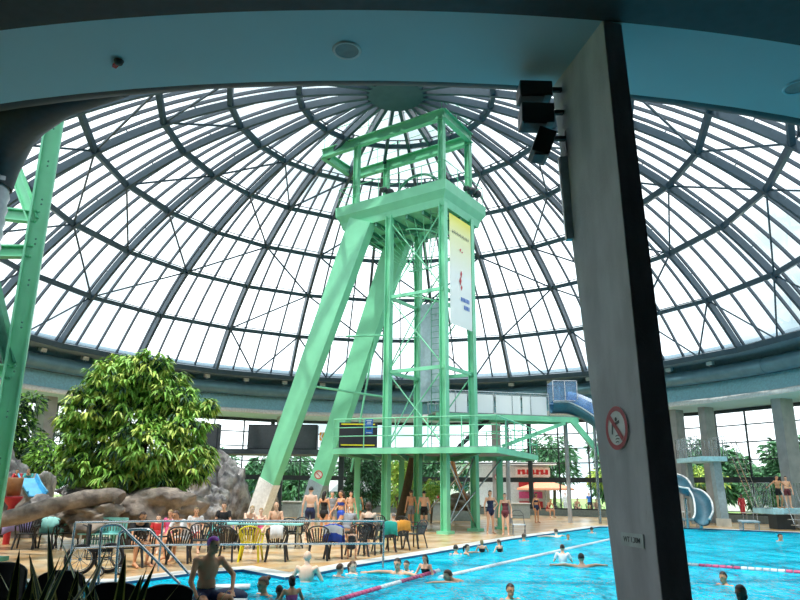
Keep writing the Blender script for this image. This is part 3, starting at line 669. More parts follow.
for i in range(12): c = p0.lerp(p1, i/11); st.box(c, (.35, .9, .05))
st.beam(p0-Vector((0, .45, 0)), p1-Vector((0, .45, 0)), .05, .25); st.build('stair_flight', 'mullion', br)
# big water slide
c = atY(564, 401, by+.8); zt = atY(564, 381, by+.8).z; g = thing('water_slide', 'dark blue water slide with a glass start cabin on the bridge', 'water slide', (c.x, by+1, 0))
mb = MB(); x0, x1 = atY(553, 400, by+.8).x, atY(577, 400, by+.8).x
mb.box(((x0+x1)/2, by+1.4, (c.z+zt)/2), (x1-x0, 1.4, zt-c.z)); mb.build('start_cabin', 'blue_glass', g)
mb = MB()
for x in (x0, (x0+x1)/2, x1):
    for yy in (by+.7, by+2.1): mb.beam((x, yy, c.z), (x, yy, zt), .05, .05)
for zz in (c.z, zt):
    for yy in (by+.7, by+2.1): mb.beam((x0, yy, zz), (x1, yy, zz), .05, .05)
mb.build('cabin_frame', 'steel', g)
path = [Vector((x0, by+1.4, c.z-.05)), Vector((x1-.3, by+1.4, c.z-.08)), Vector((x1+.6, by+1.0, c.z-.5)), Vector((x1+1.5, by+.4, c.z-1.4)), Vector((x1+2.6, by-.3, 3.3)), Vector((x1+4.2, by-1.2, 2.7))]
path += [atY(684, 486, 36), atY(695, 490, 35.5), atY(702, 499, 35), atY(704, 511, 34.5), atY(701, 519, 34.2)]
def spline(pp, n=6):
    out = []
    for i in range(len(pp)-1):
        p0, p1, p2, p3 = pp[max(i-1, 0)], pp[i], pp[i+1], pp[min(i+2, len(pp)-1)]
        for k in range(n):
            t = k/n; out.append(.5*((2*p1) + (p2-p0)*t + (2*p0-5*p1+4*p2-p3)*t*t + (3*p1-p0-3*p2+p3)*t**3))
    return out + [pp[-1]]
def chute(mb, pts, r0_, thick=.05, arc=(PI, TP), n=10):
    vs = []; L = len(pts)
    for i, p in enumerate(pts):
        r = r0_ if i < 30 else max(.42, r0_-.03*(i-30))
        d = (pts[min(i+1, L-1)]-pts[max(i-1, 0)]).normalized(); x = d.cross(Z).normalized(); y = x.cross(d)
        for rr in (r, r-thick):
            for k in range(n+1):
                a = arc[0]+(arc[1]-arc[0])*k/n; vs.append(p + (x*math.cos(a)+y*math.sin(a))*rr)
    m_ = 2*(n+1); fs = []
    for i in range(L-1):
        for k in range(n): fs += [(i*m_+k, i*m_+k+1, (i+1)*m_+k+1, (i+1)*m_+k), (i*m_+n+1+k, (i+1)*m_+n+1+k, (i+1)*m_+n+2+k, i*m_+n+2+k)]
        fs += [(i*m_, (i+1)*m_, (i+1)*m_+n+1, i*m_+n+1), (i*m_+n, i*m_+2*n+1, (i+1)*m_+2*n+1, (i+1)*m_+n)]
    mb.add(vs, fs, True)
sp_ = spline(path); mb = MB(); chute(mb, sp_, .62, .06); mb.build('chute', 'slide_blue', g)
mb = MB()
for s in (-1, 1):
    e = []
    for i, p in enumerate(sp_):
        d = (sp_[min(i+1, len(sp_)-1)]-sp_[max(i-1, 0)]).normalized(); e.append(p + d.cross(Z).normalized()*(.6 if i < 30 else max(.4, .6-.03*(i-30)))*s)
    mb.tube(e, .05, 6)
mb.build('chute_rim', 'white_wall', g)
mb = MB(); chute(mb, [p+Z*.05 for p in sp_[5:20]], .66, .03, (0, PI)); mb.build('tube_cover', 'blue_glass', g)
for i in (14, 26, 36, 44): p = sp_[i]; MB().tube([(p.x, p.y, 0), (p.x, p.y, p.z-.6)], .09, 8).build('slide_support', 'steel', g)
# ------------------------------------------------------------------ right side: small diving tower, board, ladder
b0 = at(726, 526.5); Yd = b0.y; g = thing('diving_tower', 'small diving tower with pale blue slab and slanting leg at the right', 'diving tower', (b0.x, Yd, 0))
s0, s1 = atY(698, 459, Yd), atY(724, 459, Yd)
MB().box(((s0.x+s1.x)/2, Yd+1.3, s0.z), (s1.x-s0.x, 3.4, .26)).build('slab', 'fascia_paint', g, bevel=.02)
MB().beam((b0.x, Yd+.2, 0), (s1.x-.25, Yd+.6, s0.z-.1), .42, .5, up=(0, 1, 0)).build('leg', 'panel_blue', g)
MB().beam((s0.x+.5, Yd+2.4, 0), (s0.x+.45, Yd+2.4, s0.z-.1), .3, .3, up=(0, 1, 0)).build('rear_leg', 'planter', g)
MB().box((b0.x, Yd+.2, .2), (.55, .6, .4)).build('footing', 'coping', g)
railing('railing', [(s0.x, Yd-.3, s0.z+.13), (s0.x, Yd+2.9, s0.z+.13), (s1.x+1.6, Yd+2.9, s0.z+.13)], 1.1, 'steel', g, .22, .02, (.5,))
railing('railing', [(s1.x, Yd-.3, s0.z+.13), (s1.x, Yd+1.6, s0.z+.13)], 1.1, 'steel', g, .3, .02, (.5,))
mb = MB(); l0 = atY(735, 458, Yd+2); l1 = at(762, 523)
for s in (-.3, .3): mb.beam(l0+Vector((0, s, 0)), l1+Vector((0, s, 0)), .05, .14); mb.tube([l0+Vector((0, s, .95)), l1+Vector((0, s, .95))], .025, 6)
for i in range(13): c = l0.lerp(l1, i/12); mb.box(c, (.22, .6, .03))
for i in (0, 4, 8, 12): c = l0.lerp(l1, i/12); mb.tube([c+Vector((0, -.3, 0)), c+Vector((0, -.3, .95))], .02, 6)
mb.build('steps', 'steel', g)
b1 = at(792, 530.5); Yp = b1.y+.8; zd = atY(785, 514, Yp).z
g = thing('diving_platform', 'low diving platform with pale blue slab where two boys stand', 'diving platform', (b1.x, Yp, 0))
sx0 = atY(769, 514, Yp).x
ptop = atY(785, 508.5, Yp).z
MB().box((sx0+1.6, Yp+.6, ptop-.14), (3.2, 2.0, .28)).build('slab', 'fascia_paint', g, bevel=.02)
MB().box((b1.x+.3, Yp+.6, (ptop-.28)/2), (.9, .8, ptop-.28)).build('pedestal', 'mullion', g)
railing('railing', [(sx0, Yp-.4, ptop), (sx0, Yp+1.5, ptop), (sx0+3.1, Yp+1.5, ptop)], 1.25, 'steel', g, .16, .016, (.0,))
mb = MB()
for k in range(3): mb.box((sx0+.9, Yp-.5-.25*k, ptop-.25-.25*k), (.7, .26, .04))
mb.tube([(sx0+.55, Yp-.4, ptop+.9), (sx0+.55, Yp-1.2, .3)], .02, 6).tube([(sx0+1.25, Yp-.4, ptop+.9), (sx0+1.25, Yp-1.2, .3)], .02, 6)
mb.build('steps', 'steel', g)
# ------------------------------------------------------------------ handrails near left
mb = MB(); r = .024
h0, h1 = at(383, 568), None
g = thing('pool_railing', 'long steel railing with two bars along the pool edge', 'railing', (h0.x, h0.y, 0))
Hh = 1.02
e0 = at(70, 574); hz = lambda x, y, Y: atY(x, y, Y)
pA = Vector((h0.x, h0.y, 0)); pB = Vector((at(158, 571.5).x, at(158, 571.5).y, 0)); pC = Vector((at(68, 577).x, at(68, 577).y, 0))
zt = atY(383, 521, h0.y).z; 
mb.tube([pC+Z*zt, pB+Z*zt, pA+Z*zt], r, 8).tube([pC+Z*zt*.52, pB+Z*zt*.52, pA+Z*(zt*.52)], r*.9, 8); mb.build('handrail', 'steel', g)
for p in (pA, pB, pC): MB().tube([p, p+Z*zt], r, 8).build('post', 'steel', g)
for k, (dx, lab) in enumerate(((0, 'bent steel handrail leading down into the pool beside the seated man'), (-1, 'second bent steel handrail further left at the pool steps'))):
    q = [atY(116, 579, 13.6), atY(119, 533, 13.6), atY(150, 530, 13.5), atY(189, 574, 13.3)] if k == 0 else [atY(99, 582, 13.2), atY(101, 528, 13.2), atY(121, 526, 13.1), atY(180, 584, 12.8)]
    q[0].z = 0.0
    g = thing('grab_rail', lab, 'handrail', q[0], 0, 'handrails at the pool steps'); MB().tube(spline([q[0], q[0].lerp(q[1], .85), q[1].lerp(q[2], .12)+Z*.02, q[1].lerp(q[2], .85)+Z*.02, q[2].lerp(q[3], .12), q[3]], 4), .024, 8).build('bent_tube', 'steel', g)
    MB().tube([q[0], q[0]+Z*.02], .06, 10).build('base_flange', 'steel', g)
# ------------------------------------------------------------------ outside world
gr = MB(); gr.sweep([(26.7, -.04), (160, -.3)], 0, TP, 90, C0, False); o = gr.build('ground', 'grass'); struct(o)
mb = MB(); mb.sweep([(26.65, -.02), (33, -.02)], math.radians(-5), math.radians(60), 40, C0, False); struct(mb.build('ground_paving', 'paving_out'))
def leafcloud(n, blobs, size, droop=.3, aspect=.35, seed=1, up=.0):
    r = random.Random(seed); vs = []; fs = []; tot = sum(b[3]**2 for b in blobs)
    for (bx, by_, bz, br_, *sq) in blobs:
        k = int(n*br_**2/tot); sz = sq[0] if sq else .8
        for _ in range(k):
            z = r.uniform(-1, 1); t = r.uniform(0, TP); q = math.sqrt(1-z*z); d = Vector((q*math.cos(t), q*math.sin(t), z))
            p = Vector((bx, by_, bz)) + Vector((d.x, d.y, d.z*sz))*br_*r.uniform(.72, 1.05)
            out_ = Vector((d.x, d.y, d.z*.4 - droop + up)).normalized(); out_ = (out_ + Vector((r.uniform(-.5, .5), r.uniform(-.5, .5), r.uniform(-.5, .3)))).normalized()
            s_ = out_.cross(Vector((r.uniform(-1, 1), r.uniform(-1, 1), r.uniform(-1, 1)))).normalized(); L = size*r.uniform(.6, 1.3); w = L*aspect
            b = len(vs); vs += [p, p+out_*L*.5+s_*w*.5, p+out_*L+Vector((0, 0, -L*droop*.5)), p+out_*L*.5-s_*w*.5]; fs.append((b, b+1, b+2, b+3))
    return vs, fs
def tree(name, label, x, y, h, cw, mts, n=1600, size=.5, trunk=.14, group=None, seed=1, zlow=.35, cat='tree', wild=.7):
    r = random.Random(seed); g = thing(name, label, cat, (x, y, 0), 0, group)
    blobs = []
    for i in range(9):
        t = r.uniform(0, TP); q = r.uniform(0, .62)*cw; z = h*(zlow + (1-zlow)*r.uniform(.12, .85)); blobs.append((x+q*math.cos(t), y+q*math.sin(t), z, cw*r.uniform(.38, .6)*(1.15-.5*z/h), wild))
    blobs.append((x, y, h-cw*.35, cw*.4, wild))
    vs, fs = leafcloud(n, blobs, size, seed=seed); mb = MB(); k = len(fs)//3*2; 
    mb.v = [tuple(v_) for v_ in vs]; mb.f = fs; mb.sm = [False]*len(fs); mb.mi = [0 if r.random() < .7 else 1 for _ in fs]
    mb.build('foliage', mts, g)
    mb = MB(); mb.tube([(x, y, 0), (x+.1, y, h*.3), (x, y+.1, h*.7)], [trunk, trunk*.8, trunk*.3], 8)
    for i in range(4):
        b_ = blobs[i]; mb.tube([(x+.05, y, h*.28), (b_[0], b_[1], b_[2])], [trunk*.5, trunk*.15], 6)
    mb.build('trunk', 'bark', g); return g
r = random.Random(5)
OUTT = [(-44, 26, 5.5, 3), (-38, 34, 5, 3), (-34, 44, 5.5, 3.2), (-26, 56, 5, 3), (-17, 62, 5.5, 3.5), (-10, 66, 5, 3), (-4, 64, 4.6, 3), (2.5, 66, 5, 3), (8.6, 68, 6, 3.6), (15, 68, 7.4, 4.0), (19.5, 62, 6.4, 3.4),
        (23.5, 56, 6.2, 3.2), (27.5, 50, 5.6, 3.0), (30.5, 45, 6.6, 3.4), (35, 40, 6.2, 3.6), (31.5, 36.5, 5.0, 2.6), (36, 33, 6, 3.4), (-30, 22, 6, 3.2), (-33, 28, 5, 3)]
OUTT2 = [(22, 60, 6, 3.4), (26, 56.5, 5.5, 3.2), (30.5, 50.5, 6, 3.2), (34, 46, 6, 3.4), (32, 32, 5, 2.8), (28.5, 54, 4, 2.6), (-30, 50, 5, 3), (-22, 60, 5, 3), (-13, 68, 5, 3), (0, 69, 5, 3.2)]
OL = ['broad green tree outside the glass, {}'.format(t) for t in ('at the far left behind the rocks', 'left of the leafy indoor tree', 'behind the leafy indoor tree', 'seen beyond the black gallery boxes', 'between the two green struts', 'just right of the rear green strut', 'behind the lower deck of the tower', 'below the left end of the white bridge', 'below the white bridge panels', 'the fullest one right of the tower deck', 'beside the slide supports', 'hidden partly by the big concrete column', 'just right of the big concrete column', 'the tallest behind the small diving tower', 'behind the ladder of the small diving tower', 'low one behind the diving tower steps', 'at the far right edge', 'at the left edge beyond the glass', 'at the left edge behind hanging plants')]
for i, (x, y, h, cw) in enumerate(OUTT): tree('outdoor_tree', OL[i], x, y, h, cw, ['leaf_out', 'leaf_dark'], 2600, .55, .18, 'trees outside the glass', seed=20+i, zlow=.25)
for i, (x, y, h, cw) in enumerate(OUTT2): tree('outdoor_tree', ['background tree filling the window {}'.format(t) for t in ('behind the big concrete column', 'directly right of the big concrete column', 'behind the slide bottom', 'between the diving tower and its steps', 'at the right edge, the lowest', 'beyond the small diving tower slab', 'left of the leafy indoor tree, second row', 'behind the leafy indoor tree, second row', 'between gallery and front strut, second row', 'behind the tower deck posts, second row')][i], x, y, h, cw, ['leaf_out', 'leaf_dark'], 2400, .6, .18, 'trees outside the glass', seed=120+i, zlow=.15)
HX = [(9, 64), (17.5, 58.4), (19.2, 55), (23, 53)]
for i, (x, y) in enumerate(HX):
    g = tree('planted_lime_tree', ('small bright lime green tree behind the orange parasol', 'small bright lime green tree outside behind the seated bathers', 'small bright lime green tree outside behind the white robed person', 'small bright lime green tree outside next to the big column')[i], x, y, 3.6, 2.2, ['leaf_yellow', 'leaf_out'], 1500, .38, .09, 'lime green trees outside', seed=60+i, zlow=.62, wild=.45)
for i, (x, y, s_, lab) in enumerate(((-33, 40, 1.3, 'low bush outside the left windows'), (-26.5, 50, 1.4, 'low bush outside behind the slide rocks'), (-21, 55, 1.2, 'low bush outside behind the rock pile'), (31, 41, 1.2, 'low bush outside the right windows'))):
    g = thing('garden_bush', lab, 'bush', (x, y, 0), 0, 'bushes outside'); vs, fs = leafcloud(1400, [(x+a, y+b, .6, 1.1*s_, .7) for a, b in ((-1, 0), (0, .3), (1.1, 0))], .3, seed=80+i)
    mb = MB(); mb.add(vs, fs); mb.build('foliage', 'leaf_out', g)
# kiosk with red writing, parasol, white marquee, low buildings outside
k0 = atY(487, 506, 61); g = thing('kiosk', 'white kiosk with red sign outside behind the tower', 'kiosk', (k0.x, 61, 0))
k1 = atY(536, 506, 61); MB().box(((k0.x+k1.x)/2, 62, 1.9), (k1.x-k0.x+2.5, 2, 3.8)).build('wall', 'white_wall', g)
MB().box(((k0.x+k1.x)/2, 60.9, 3.95), (k1.x-k0.x+3.2, 2.8, .2)).build('roof', 'white_plastic', g)
s0, s1 = atY(525, 475, 60.9), atY(539, 469, 60.9)
cu_ = bpy.data.curves.new('lettering', 'FONT'); cu_.body = 'EIS'; 
mb = MB(); sx = atY(526, 472, 60.6); MB().box((sx.x+.6, 60.75, sx.z), (3.0, .12, .75)).build('sign_board', 'sign_white', g)
for i in range(7): mb.box((sx.x-.6+i*.4, 60.66, sx.z), (.24, .03, .42))
for i in range(6): mb.box((sx.x-.4+i*.4, 60.66, sx.z+.1*(-1)**i), (.2, .03, .1))
mb.build('sign_writing', 'red', g)
for i, z in enumerate((.55, 1.35, 2.15)):
    MB().box((atY(531, 490, 60.7).x, 60.9, z), (2.0, .1, .55)).build('menu_board', ['red', 'pink', 'red'][i], g)
c = atY(544, 484, 59.5); g = thing('parasol', 'orange parasol outside in front of the kiosk', 'parasol', (c.x, 59, 0))
MB().sweep([(.02, c.z+.35), (2.4, c.z-.35), (2.4, c.z-.5)], 0, TP, 8, (c.x, 59), False).build('canopy', 'parasol_orange', g); MB().tube([(c.x, 59, 0), (c.x, 59, c.z+.4)], .04, 8).build('pole', 'steel', g)
for i, (x, y, w, h, d, lab) in enumerate(((-8.5, 75, 16, 2.6, 4, 'low pale blue building far outside beyond the struts'), (7, 80, 12, 4.5, 5, 'white building far outside under the white bridge'), (33, 70, 14, 3.2, 4, 'pale building far outside at the right'))):
    g = thing('outdoor_building', lab, 'building', (x, y, 0)); MB().box((x, y, h/2), (w, d, h)).build('wall', ['panel_blue', 'white_wall', 'white_wall'][i], g); MB().box((x, y, h+.1), (w+.6, d+.6, .2)).build('roof', 'planter', g)
    for j in range(5): MB().box((x-w/2+w*(j+.5)/5, y-d/2-.01, h*.55), (w/9, .06, h*.35)).build('window', 'slide_blue', g)
c = atY(347, 488, 52); g = thing('white_canopy', 'curved white canopy roof outside between the struts', 'canopy', (c.x, 60, 0))
MB().sweep([(3.4, 1.5), (3.0, 2.1), (2.0, 2.6), (.02, 2.8)], 0, TP, 16, (c.x+.4, 60)).build('canopy_roof', 'white_wall', g); MB().tube([(c.x-1.8, 60, 0), (c.x-1.8, 60, 2)], .06, 6).tube([(c.x+2.6, 60, 0), (c.x+2.6, 60, 2)], .06, 6).build('post', 'steel', g)
# ------------------------------------------------------------------ rocks
def rock(name, label, c, r, mt, seed, group=None, rough=.42, sub=5, rz=0, tilt=0):
    bm = bmesh.new(); bmesh.ops.create_icosphere(bm, subdivisions=sub, radius=1.0); off_ = Vector((seed*7.3, seed*3.1, seed*1.7))
    for v_ in bm.verts:
        n_ = v_.co.normalized(); d = noise.noise(n_*1.3+off_)*rough*1.2 + noise.noise(n_*3.1+off_)*rough*.5 + abs(noise.noise(n_*5+off_))*rough*-.35 + noise.noise(n_*11+off_)*rough*.12
        q = n_*(1+d); q = Vector([math.copysign(abs(a)**.85, a) for a in q]); v_.co = q
    Rm = Matrix.Rotation(rz, 3, 'Z') @ Matrix.Rotation(tilt, 3, 'Y')
    for v_ in bm.verts: v_.co = Rm @ Vector((v_.co.x*r[0], v_.co.y*r[1], v_.co.z*r[2]))
    me = bpy.data.meshes.new(name); bm.to_mesh(me); bm.free(); me.materials.append(M[mt])
    for p_ in me.polygons: p_.use_smooth = True
    o = bpy.data.objects.new(name, me); COL.objects.link(o); o.location = c
    return tag(o, label, 'rock', group)
def rk(x0, x1, y0, y1, Y, name, label, mt, seed, **k):   # boulder whose outline spans these pixels at distance Y
    a_, b_ = atY(x0, (y0+y1)/2, Y), atY(x1, (y0+y1)/2, Y); t_, l_ = atY((x0+x1)/2, y0, Y).z, atY((x0+x1)/2, y1, Y).z
    rx, rz_ = abs(b_.x-a_.x)/2, (t_-l_)/2
    return rock(name, label, ((a_.x+b_.x)/2, Y, (t_+l_)/2), (rx, k.pop('ry', max(rx, rz_)*.8), rz_), mt, seed, **k)
RG = 'grey boulders of the rock pile'
rk(176, 214, 452, 500, 36.0, 'boulder', 'upper grey boulder of the rock pile beneath the tree crown', 'rock', 1, group=RG)
rk(205, 236, 455, 498, 37.4, 'boulder', 'topmost boulder of the rock pile left of the green strut', 'rock', 2, group=RG)
rk(184, 224, 478, 530, 35.0, 'boulder', 'broad middle boulder of the rock pile behind the seated bathers', 'rock', 3, group=RG)
rk(218, 248, 464, 528, 37.2, 'boulder', 'tall slender boulder touching the front green strut', 'rock', 4, group=RG)
rk(250, 278, 492, 528, 38.5, 'boulder', 'smooth pale boulder right of the front green strut', 'rock_tan', 5, group=RG)
rk(202, 226, 495, 532, 33.6, 'boulder', 'small boulder at the foot of the rock pile', 'rock', 6, group=RG)
rk(112, 196, 487, 532, 23.5, 'boulder', 'wide tan rock wall under the leafy tree', 'rock_tan', 7, group='tan rocks', ry=1.2)
rk(60, 130, 499, 536, 22.3, 'boulder', 'tan rock mound below the fallen log', 'rock_tan', 8, group='tan rocks', ry=1.2)
rk(60, 108, 484, 500, 24.3, 'boulder', 'flat grey rock behind the fallen log', 'rock', 9, group='tan rocks')
rk(24, 76, 497, 530, 23.2, 'boulder', 'grey rock at the foot of the small blue slide', 'rock', 10, group='tan rocks')
rk(-14, 16, 450, 540, 26, 'boulder', 'pale boulder at the left edge', 'rock', 11, group='tan rocks')
rk(28, 46, 470, 540, 26.5, 'boulder', 'round pale boulder right of the blue slide', 'rock', 12, group='tan rocks')
rk(397, 418, 490, 512, 40.2, 'boulder', 'pale rock behind the standing men', 'rock_tan', 13, group='rocks under the tower deck')
rk(440, 480, 493, 512, 39, 'boulder', 'long smooth pale rock beneath the tower deck', 'rock_tan', 14, group='rocks under the tower deck')
p0, p1 = atY(14, 517, 20.5), atY(112, 500, 21.6)
pp = [p0+Vector((-1.5, 0, -.25)), p0, p0.lerp(p1, .35)+Z*.12, p0.lerp(p1, .7)+Z*.18, p1+Z*.12, p1+Vector((.25, 0, .02))]
mb = MB(); sp2 = spline(pp, 5); mb.tube(sp2, [.24+.05*noise.noise(Vector((i*.37, 3, 1))) for i in range(len(sp2))], 16); o = mb.build('fallen_log', 'rock_tan'); tag(o, 'thick grey brown log lying across the rocks', 'log')
# planter walls by the far glass
p, q = atY(258, 512, 45), atY(345, 512, 45)
for x0, x1, yy, h, lab in ((282, 352, 44.5, .9, 'low grey planter wall behind the standing men at left'), (398, 480, 41.5, 1.0, 'low grey planter wall beneath the tower deck'), (495, 530, 46, .9, 'low grey planter wall behind the women')):
    a_, b_ = atY(x0, 505, yy), atY(x1, 505, yy); g = thing('planter_wall', lab, 'planter', (a_.x, yy, 0), 0, 'grey planter walls'); MB().box(((a_.x+b_.x)/2, yy+.5, h/2), (b_.x-a_.x, .9, h)).build('wall_block', 'planter', g, bevel=.02); MB().box(((a_.x+b_.x)/2, yy+.5, h+.03), (b_.x-a_.x+.1, 1.0, .06)).build('coping', 'coping', g)
# ------------------------------------------------------------------ indoor plants
tx = at(122, 533)
Yt = 24.2; c0 = atY(138, 470, Yt); ztop = atY(145, 352, Yt).z
g = thing('leafy_tree', 'big leafy indoor tree with drooping bright green leaves', 'tree', (c0.x, Yt, 0))
blobs = []
for (x, y, rad) in ((120, 378, 34), (150, 366, 22), (165, 395, 32), (95, 405, 30), (130, 410, 36), (185, 425, 26), (80, 430, 20), (110, 445, 34), (150, 445, 38), (190, 460, 26), (85, 465, 20), (120, 475, 26), (165, 478, 26), (205, 455, 12), (140, 372, 20), (70, 448, 12), (180, 400, 22), (178, 378, 10), (208, 405, 9), (66, 420, 10), (100, 380, 14)):
    q = atY(x, y, Yt + R_.uniform(-.6, .6)); blobs.append((q.x, q.y, q.z, rad/680*Yt*.92, .8))
rr_ = random.Random(3); mb = MB()
for (bx, by_, bz, br_, sq) in blobs:                      # sprays of long leaves hanging from twig tips
    for _ in range(int(170*br_*br_)+30):
        z = rr_.uniform(-1, 1); t = rr_.uniform(0, TP); q = math.sqrt(1-z*z); d = Vector((q*math.cos(t), q*math.sin(t), z*sq)); base = Vector((bx, by_, bz)) + d*br_*rr_.uniform(.55, 1.02)
        mb.cur = 1 if rr_.random() < .28 else (2 if rr_.random() < .22 else 0)
        for k in range(rr_.randint(6, 9)):
            a_ = rr_.uniform(0, TP); o_ = (Vector((math.cos(a_), math.sin(a_), rr_.uniform(-1.1, .1))) + d*.5).normalized(); L = rr_.uniform(.22, .42)
            s_ = o_.cross(Z).normalized()*L*.13; p1 = base + o_*L*.5; p2 = base + o_*L - Z*L*.35
            mb.add([base, p1+s_, p2, p1-s_], [(0, 1, 2, 3)])
mb.build('foliage', ['leaf', 'leaf_yellow', 'leaf_dark'], g)
mb = MB(); 
for (sx_, tx_) in ((122, 118), (128, 150), (119, 95), (126, 175)):
    q0, q1 = atY(sx_, 500, Yt), atY(tx_, 420, Yt); mb.tube([Vector((q0.x, Yt, 0)), q0, q0.lerp(q1, .5)+Vector((.1, .1, 0)), q1], [.14, .12, .09, .04], 8)
mb.build('trunk', 'bark', g)
def bushy(name, label, x0, x1, y0, y1, Y, mts, n, size, seed, base=0, cat='plant', group=None, droop=.3, aspect=.35):
    a_, b_ = atY(x0, (y0+y1)/2, Y), atY(x1, (y0+y1)/2, Y); zt_, zl = atY(x0, y0, Y).z, atY(x0, y1, Y).z; cx_ = (a_.x+b_.x)/2; w = (b_.x-a_.x)/2; g = thing(name, label, cat, (cx_, Y, base), 0, group)
    r = random.Random(seed); bl = []
    m_ = max(4, int((zt_-zl)/max(w, .3)*3))
    for i in range(m_): bl.append((cx_+r.uniform(-.5, .5)*w, Y+r.uniform(-.4, .4)*w, zl+(zt_-zl)*(.12+.76*i/(m_-1)), w*r.uniform(.55, .8), .8))
    vs, fs = leafcloud(n, bl, size, droop=droop, aspect=aspect, seed=seed); mb = MB(); mb.add(vs, fs); mb.mi = [0 if r.random() < .65 else 1 for _ in fs]; mb.build('foliage', mts, g)
    mb = MB(); 
    for b_ in bl[::2]: mb.tube([(cx_, Y, base), (b_[0], b_[1], b_[2])], [.05, .02], 6)
    mb.build('stems', 'bark', g)
bushy('dark_tree', 'dark tree with dense small leaves behind the rear green strut', 345, 398, 455, 497, 43.5, ['leaf_dark', 'leaf_out'], 5200, .24, 1, cat='tree')
bushy('climbing_plant', 'dark hanging plant on the concrete column at the far left', -6, 36, 392, 478, 31, ['leaf_dark', 'leaf'], 4200, .26, 2)
bushy('climbing_plant', 'green plant climbing beside the left column near the small slide', 28, 62, 440, 492, 29.5, ['leaf', 'leaf_dark'], 1800, .26, 3)
bushy('bamboo_plant', 'bright green shrub right of the dark tree behind the deck posts', 388, 412, 452, 505, 40.3, ['leaf_yellow', 'leaf'], 1500, .28, 4)
bushy('bamboo_plant', 'green shrub behind the leafy tree trunk', 82, 108, 478, 496, 27, ['leaf_yellow', 'leaf'], 900, .24, 5)
bushy('potted_shrub', 'low bright shrub on the pale rock behind the standing men', 421, 441, 484, 497, 38.5, ['leaf_yellow', 'leaf'], 900, .2, 6, base=0)
mb = MB(); q0, q1 = at(398, 531), None
# leaning tree trunks beneath the deck
for i, (x0, y0, x1, y1, Yk, rad, lab) in enumerate(((398, 526, 413, 458, 34.6, .24, 'dark leaning tree trunk beneath the tower deck'), (452, 459, 461, 500, 38.4, .12, 'reddish leaning timber beneath the tower deck'))):
    a_, b_ = atY(x0, y0, Yk), atY(x1, y1, Yk); a_.z = max(0, a_.z if i else 0); g = MB().tube([Vector((a_.x, Yk, 0 if i == 0 else a_.z)), a_.lerp(b_, .5)+Vector((.03, 0, 0)), b_], [rad, rad*.9, rad*.8], 9)
    if i == 1: g = MB().tube([a_, a_.lerp(b_, .5), Vector((b_.x+.9, Yk, 0))], [rad, rad, rad], 9)
    tag(g.build('leaning_trunk', 'bark' if i == 0 else 'orange_brown'), lab, 'trunk')
# foreground plants with cream edged sword leaves
def blade(mb, base, tip, w, bend, side):
    n = 7; prev = None; vs = []
    for i in range(n+1):
        t = i/n; p = base.lerp(tip, t) + bend*math.sin(t*PI)*.5 + Vector((0, 0, -.0)); ww = w*(.35+.65*math.sin(min(1, t*1.9+.25)*PI/2))*(1-t**3)
        vs += [p-side*ww, p-side*ww*.62+Z*.004, p+side*ww*.62+Z*.004, p+side*ww]
    for i in range(n):
        for k, mi in ((0, 1), (1, 0), (2, 1)):
            mb.cur = mi; b = i*4+k; mb.add([vs[b], vs[b+1], vs[b+5], vs[b+4]], [(0, 1, 2, 3)])
    mb.cur = 0
PL = [(8, 3.6, 13, 'cream edged sword leaved plant in the bottom left corner'), (60, 4.1, 12, 'cream edged sword leaved plant with the tallest dark blade, second from the left corner'), (112, 4.3, 10, 'cream edged sword leaved plant in front of the third black chair back'), (158, 4.0, 7, 'low arching cream edged plant at the bottom, furthest right of the four')]
for i, (px_, Y, n_, lab) in enumerate(PL):
    b = atY(px_, 640, Y); b.z = .55; r = random.Random(40+i); g = thing('variegated_plant', lab, 'plant', (b.x, Y, 0), 0, 'variegated plants in the foreground')
    MB().sweep([(.02, 0), (.17, 0), (.21, .8), (.19, .82), (.02, .8)], 0, TP, 20, (b.x, Y)).build('pot', 'charcoal', g)
    for k in range(n_):
        a_ = r.uniform(0, TP); L = r.uniform(.45, .85)*(.8 if i == 3 else 1); lean = r.uniform(.15, .75) + (.3 if i == 3 else 0)
        base = Vector((b.x+.06*math.cos(a_), Y+.06*math.sin(a_), .8)); tip = base + Vector((math.cos(a_)*L*lean, math.sin(a_)*L*lean*.7, L*(1-.35*lean)))
        mb = MB(); blade(mb, base, tip, r.uniform(.034, .055), Vector((math.cos(a_), math.sin(a_), .5))*-.08*L, Vector((-math.sin(a_), math.cos(a_), 0))); mb.build('leaf', ['leaf_dark', 'leaf_edge'], g)
# a tall narrow blade of the second plant
# ------------------------------------------------------------------ furniture
def make_chair(mt='black_plastic'):
    t = thing('garden_chair', 'x', 'chair', local=True)
    mb = MB(); mb.box((0, 0, .42), (.46, .44, .03)); mb.build('seat', mt, t, bevel=.01)
    mb = MB()                                             # fan shaped back
    for i in range(-3, 4):
        a_ = i*.135; mb.beam((i*.045, .20, .43), (i*.082, .31, .80-abs(i)*.012), .036, .014, up=(0, 1, -.2))
    mb.tube([(-.27, .26, .66), (-.25, .30, .76), (-.14, .325, .83), (0, .33, .85), (.14, .325, .83), (.25, .30, .76), (.27, .26, .66)], .02, 6)
    mb.beam((-.2, .2, .43), (-.27, .27, .68), .03, .03).beam((.2, .2, .43), (.27, .27, .68), .03, .03); mb.build('backrest', mt, t)
    for s in (-1, 1):
        mb = MB(); mb.tube([(s*.27, .27, .66), (s*.28, .05, .645), (s*.28, -.19, .64), (s*.26, -.24, .6)], .022, 6); mb.build('armrest', mt, t)
        MB().beam((s*.21, -.20, .42), (s*.28, -.25, 0), .045, .035).beam((s*.26, -.24, .6), (s*.235, -.22, .40), .035, .03).build('leg', mt, t)
        MB().beam((s*.20, .20, .42), (s*.25, .30, 0), .045, .035).build('leg', mt, t)
    return t
chair0 = make_chair(); CH = {'n': 0}
chY = None
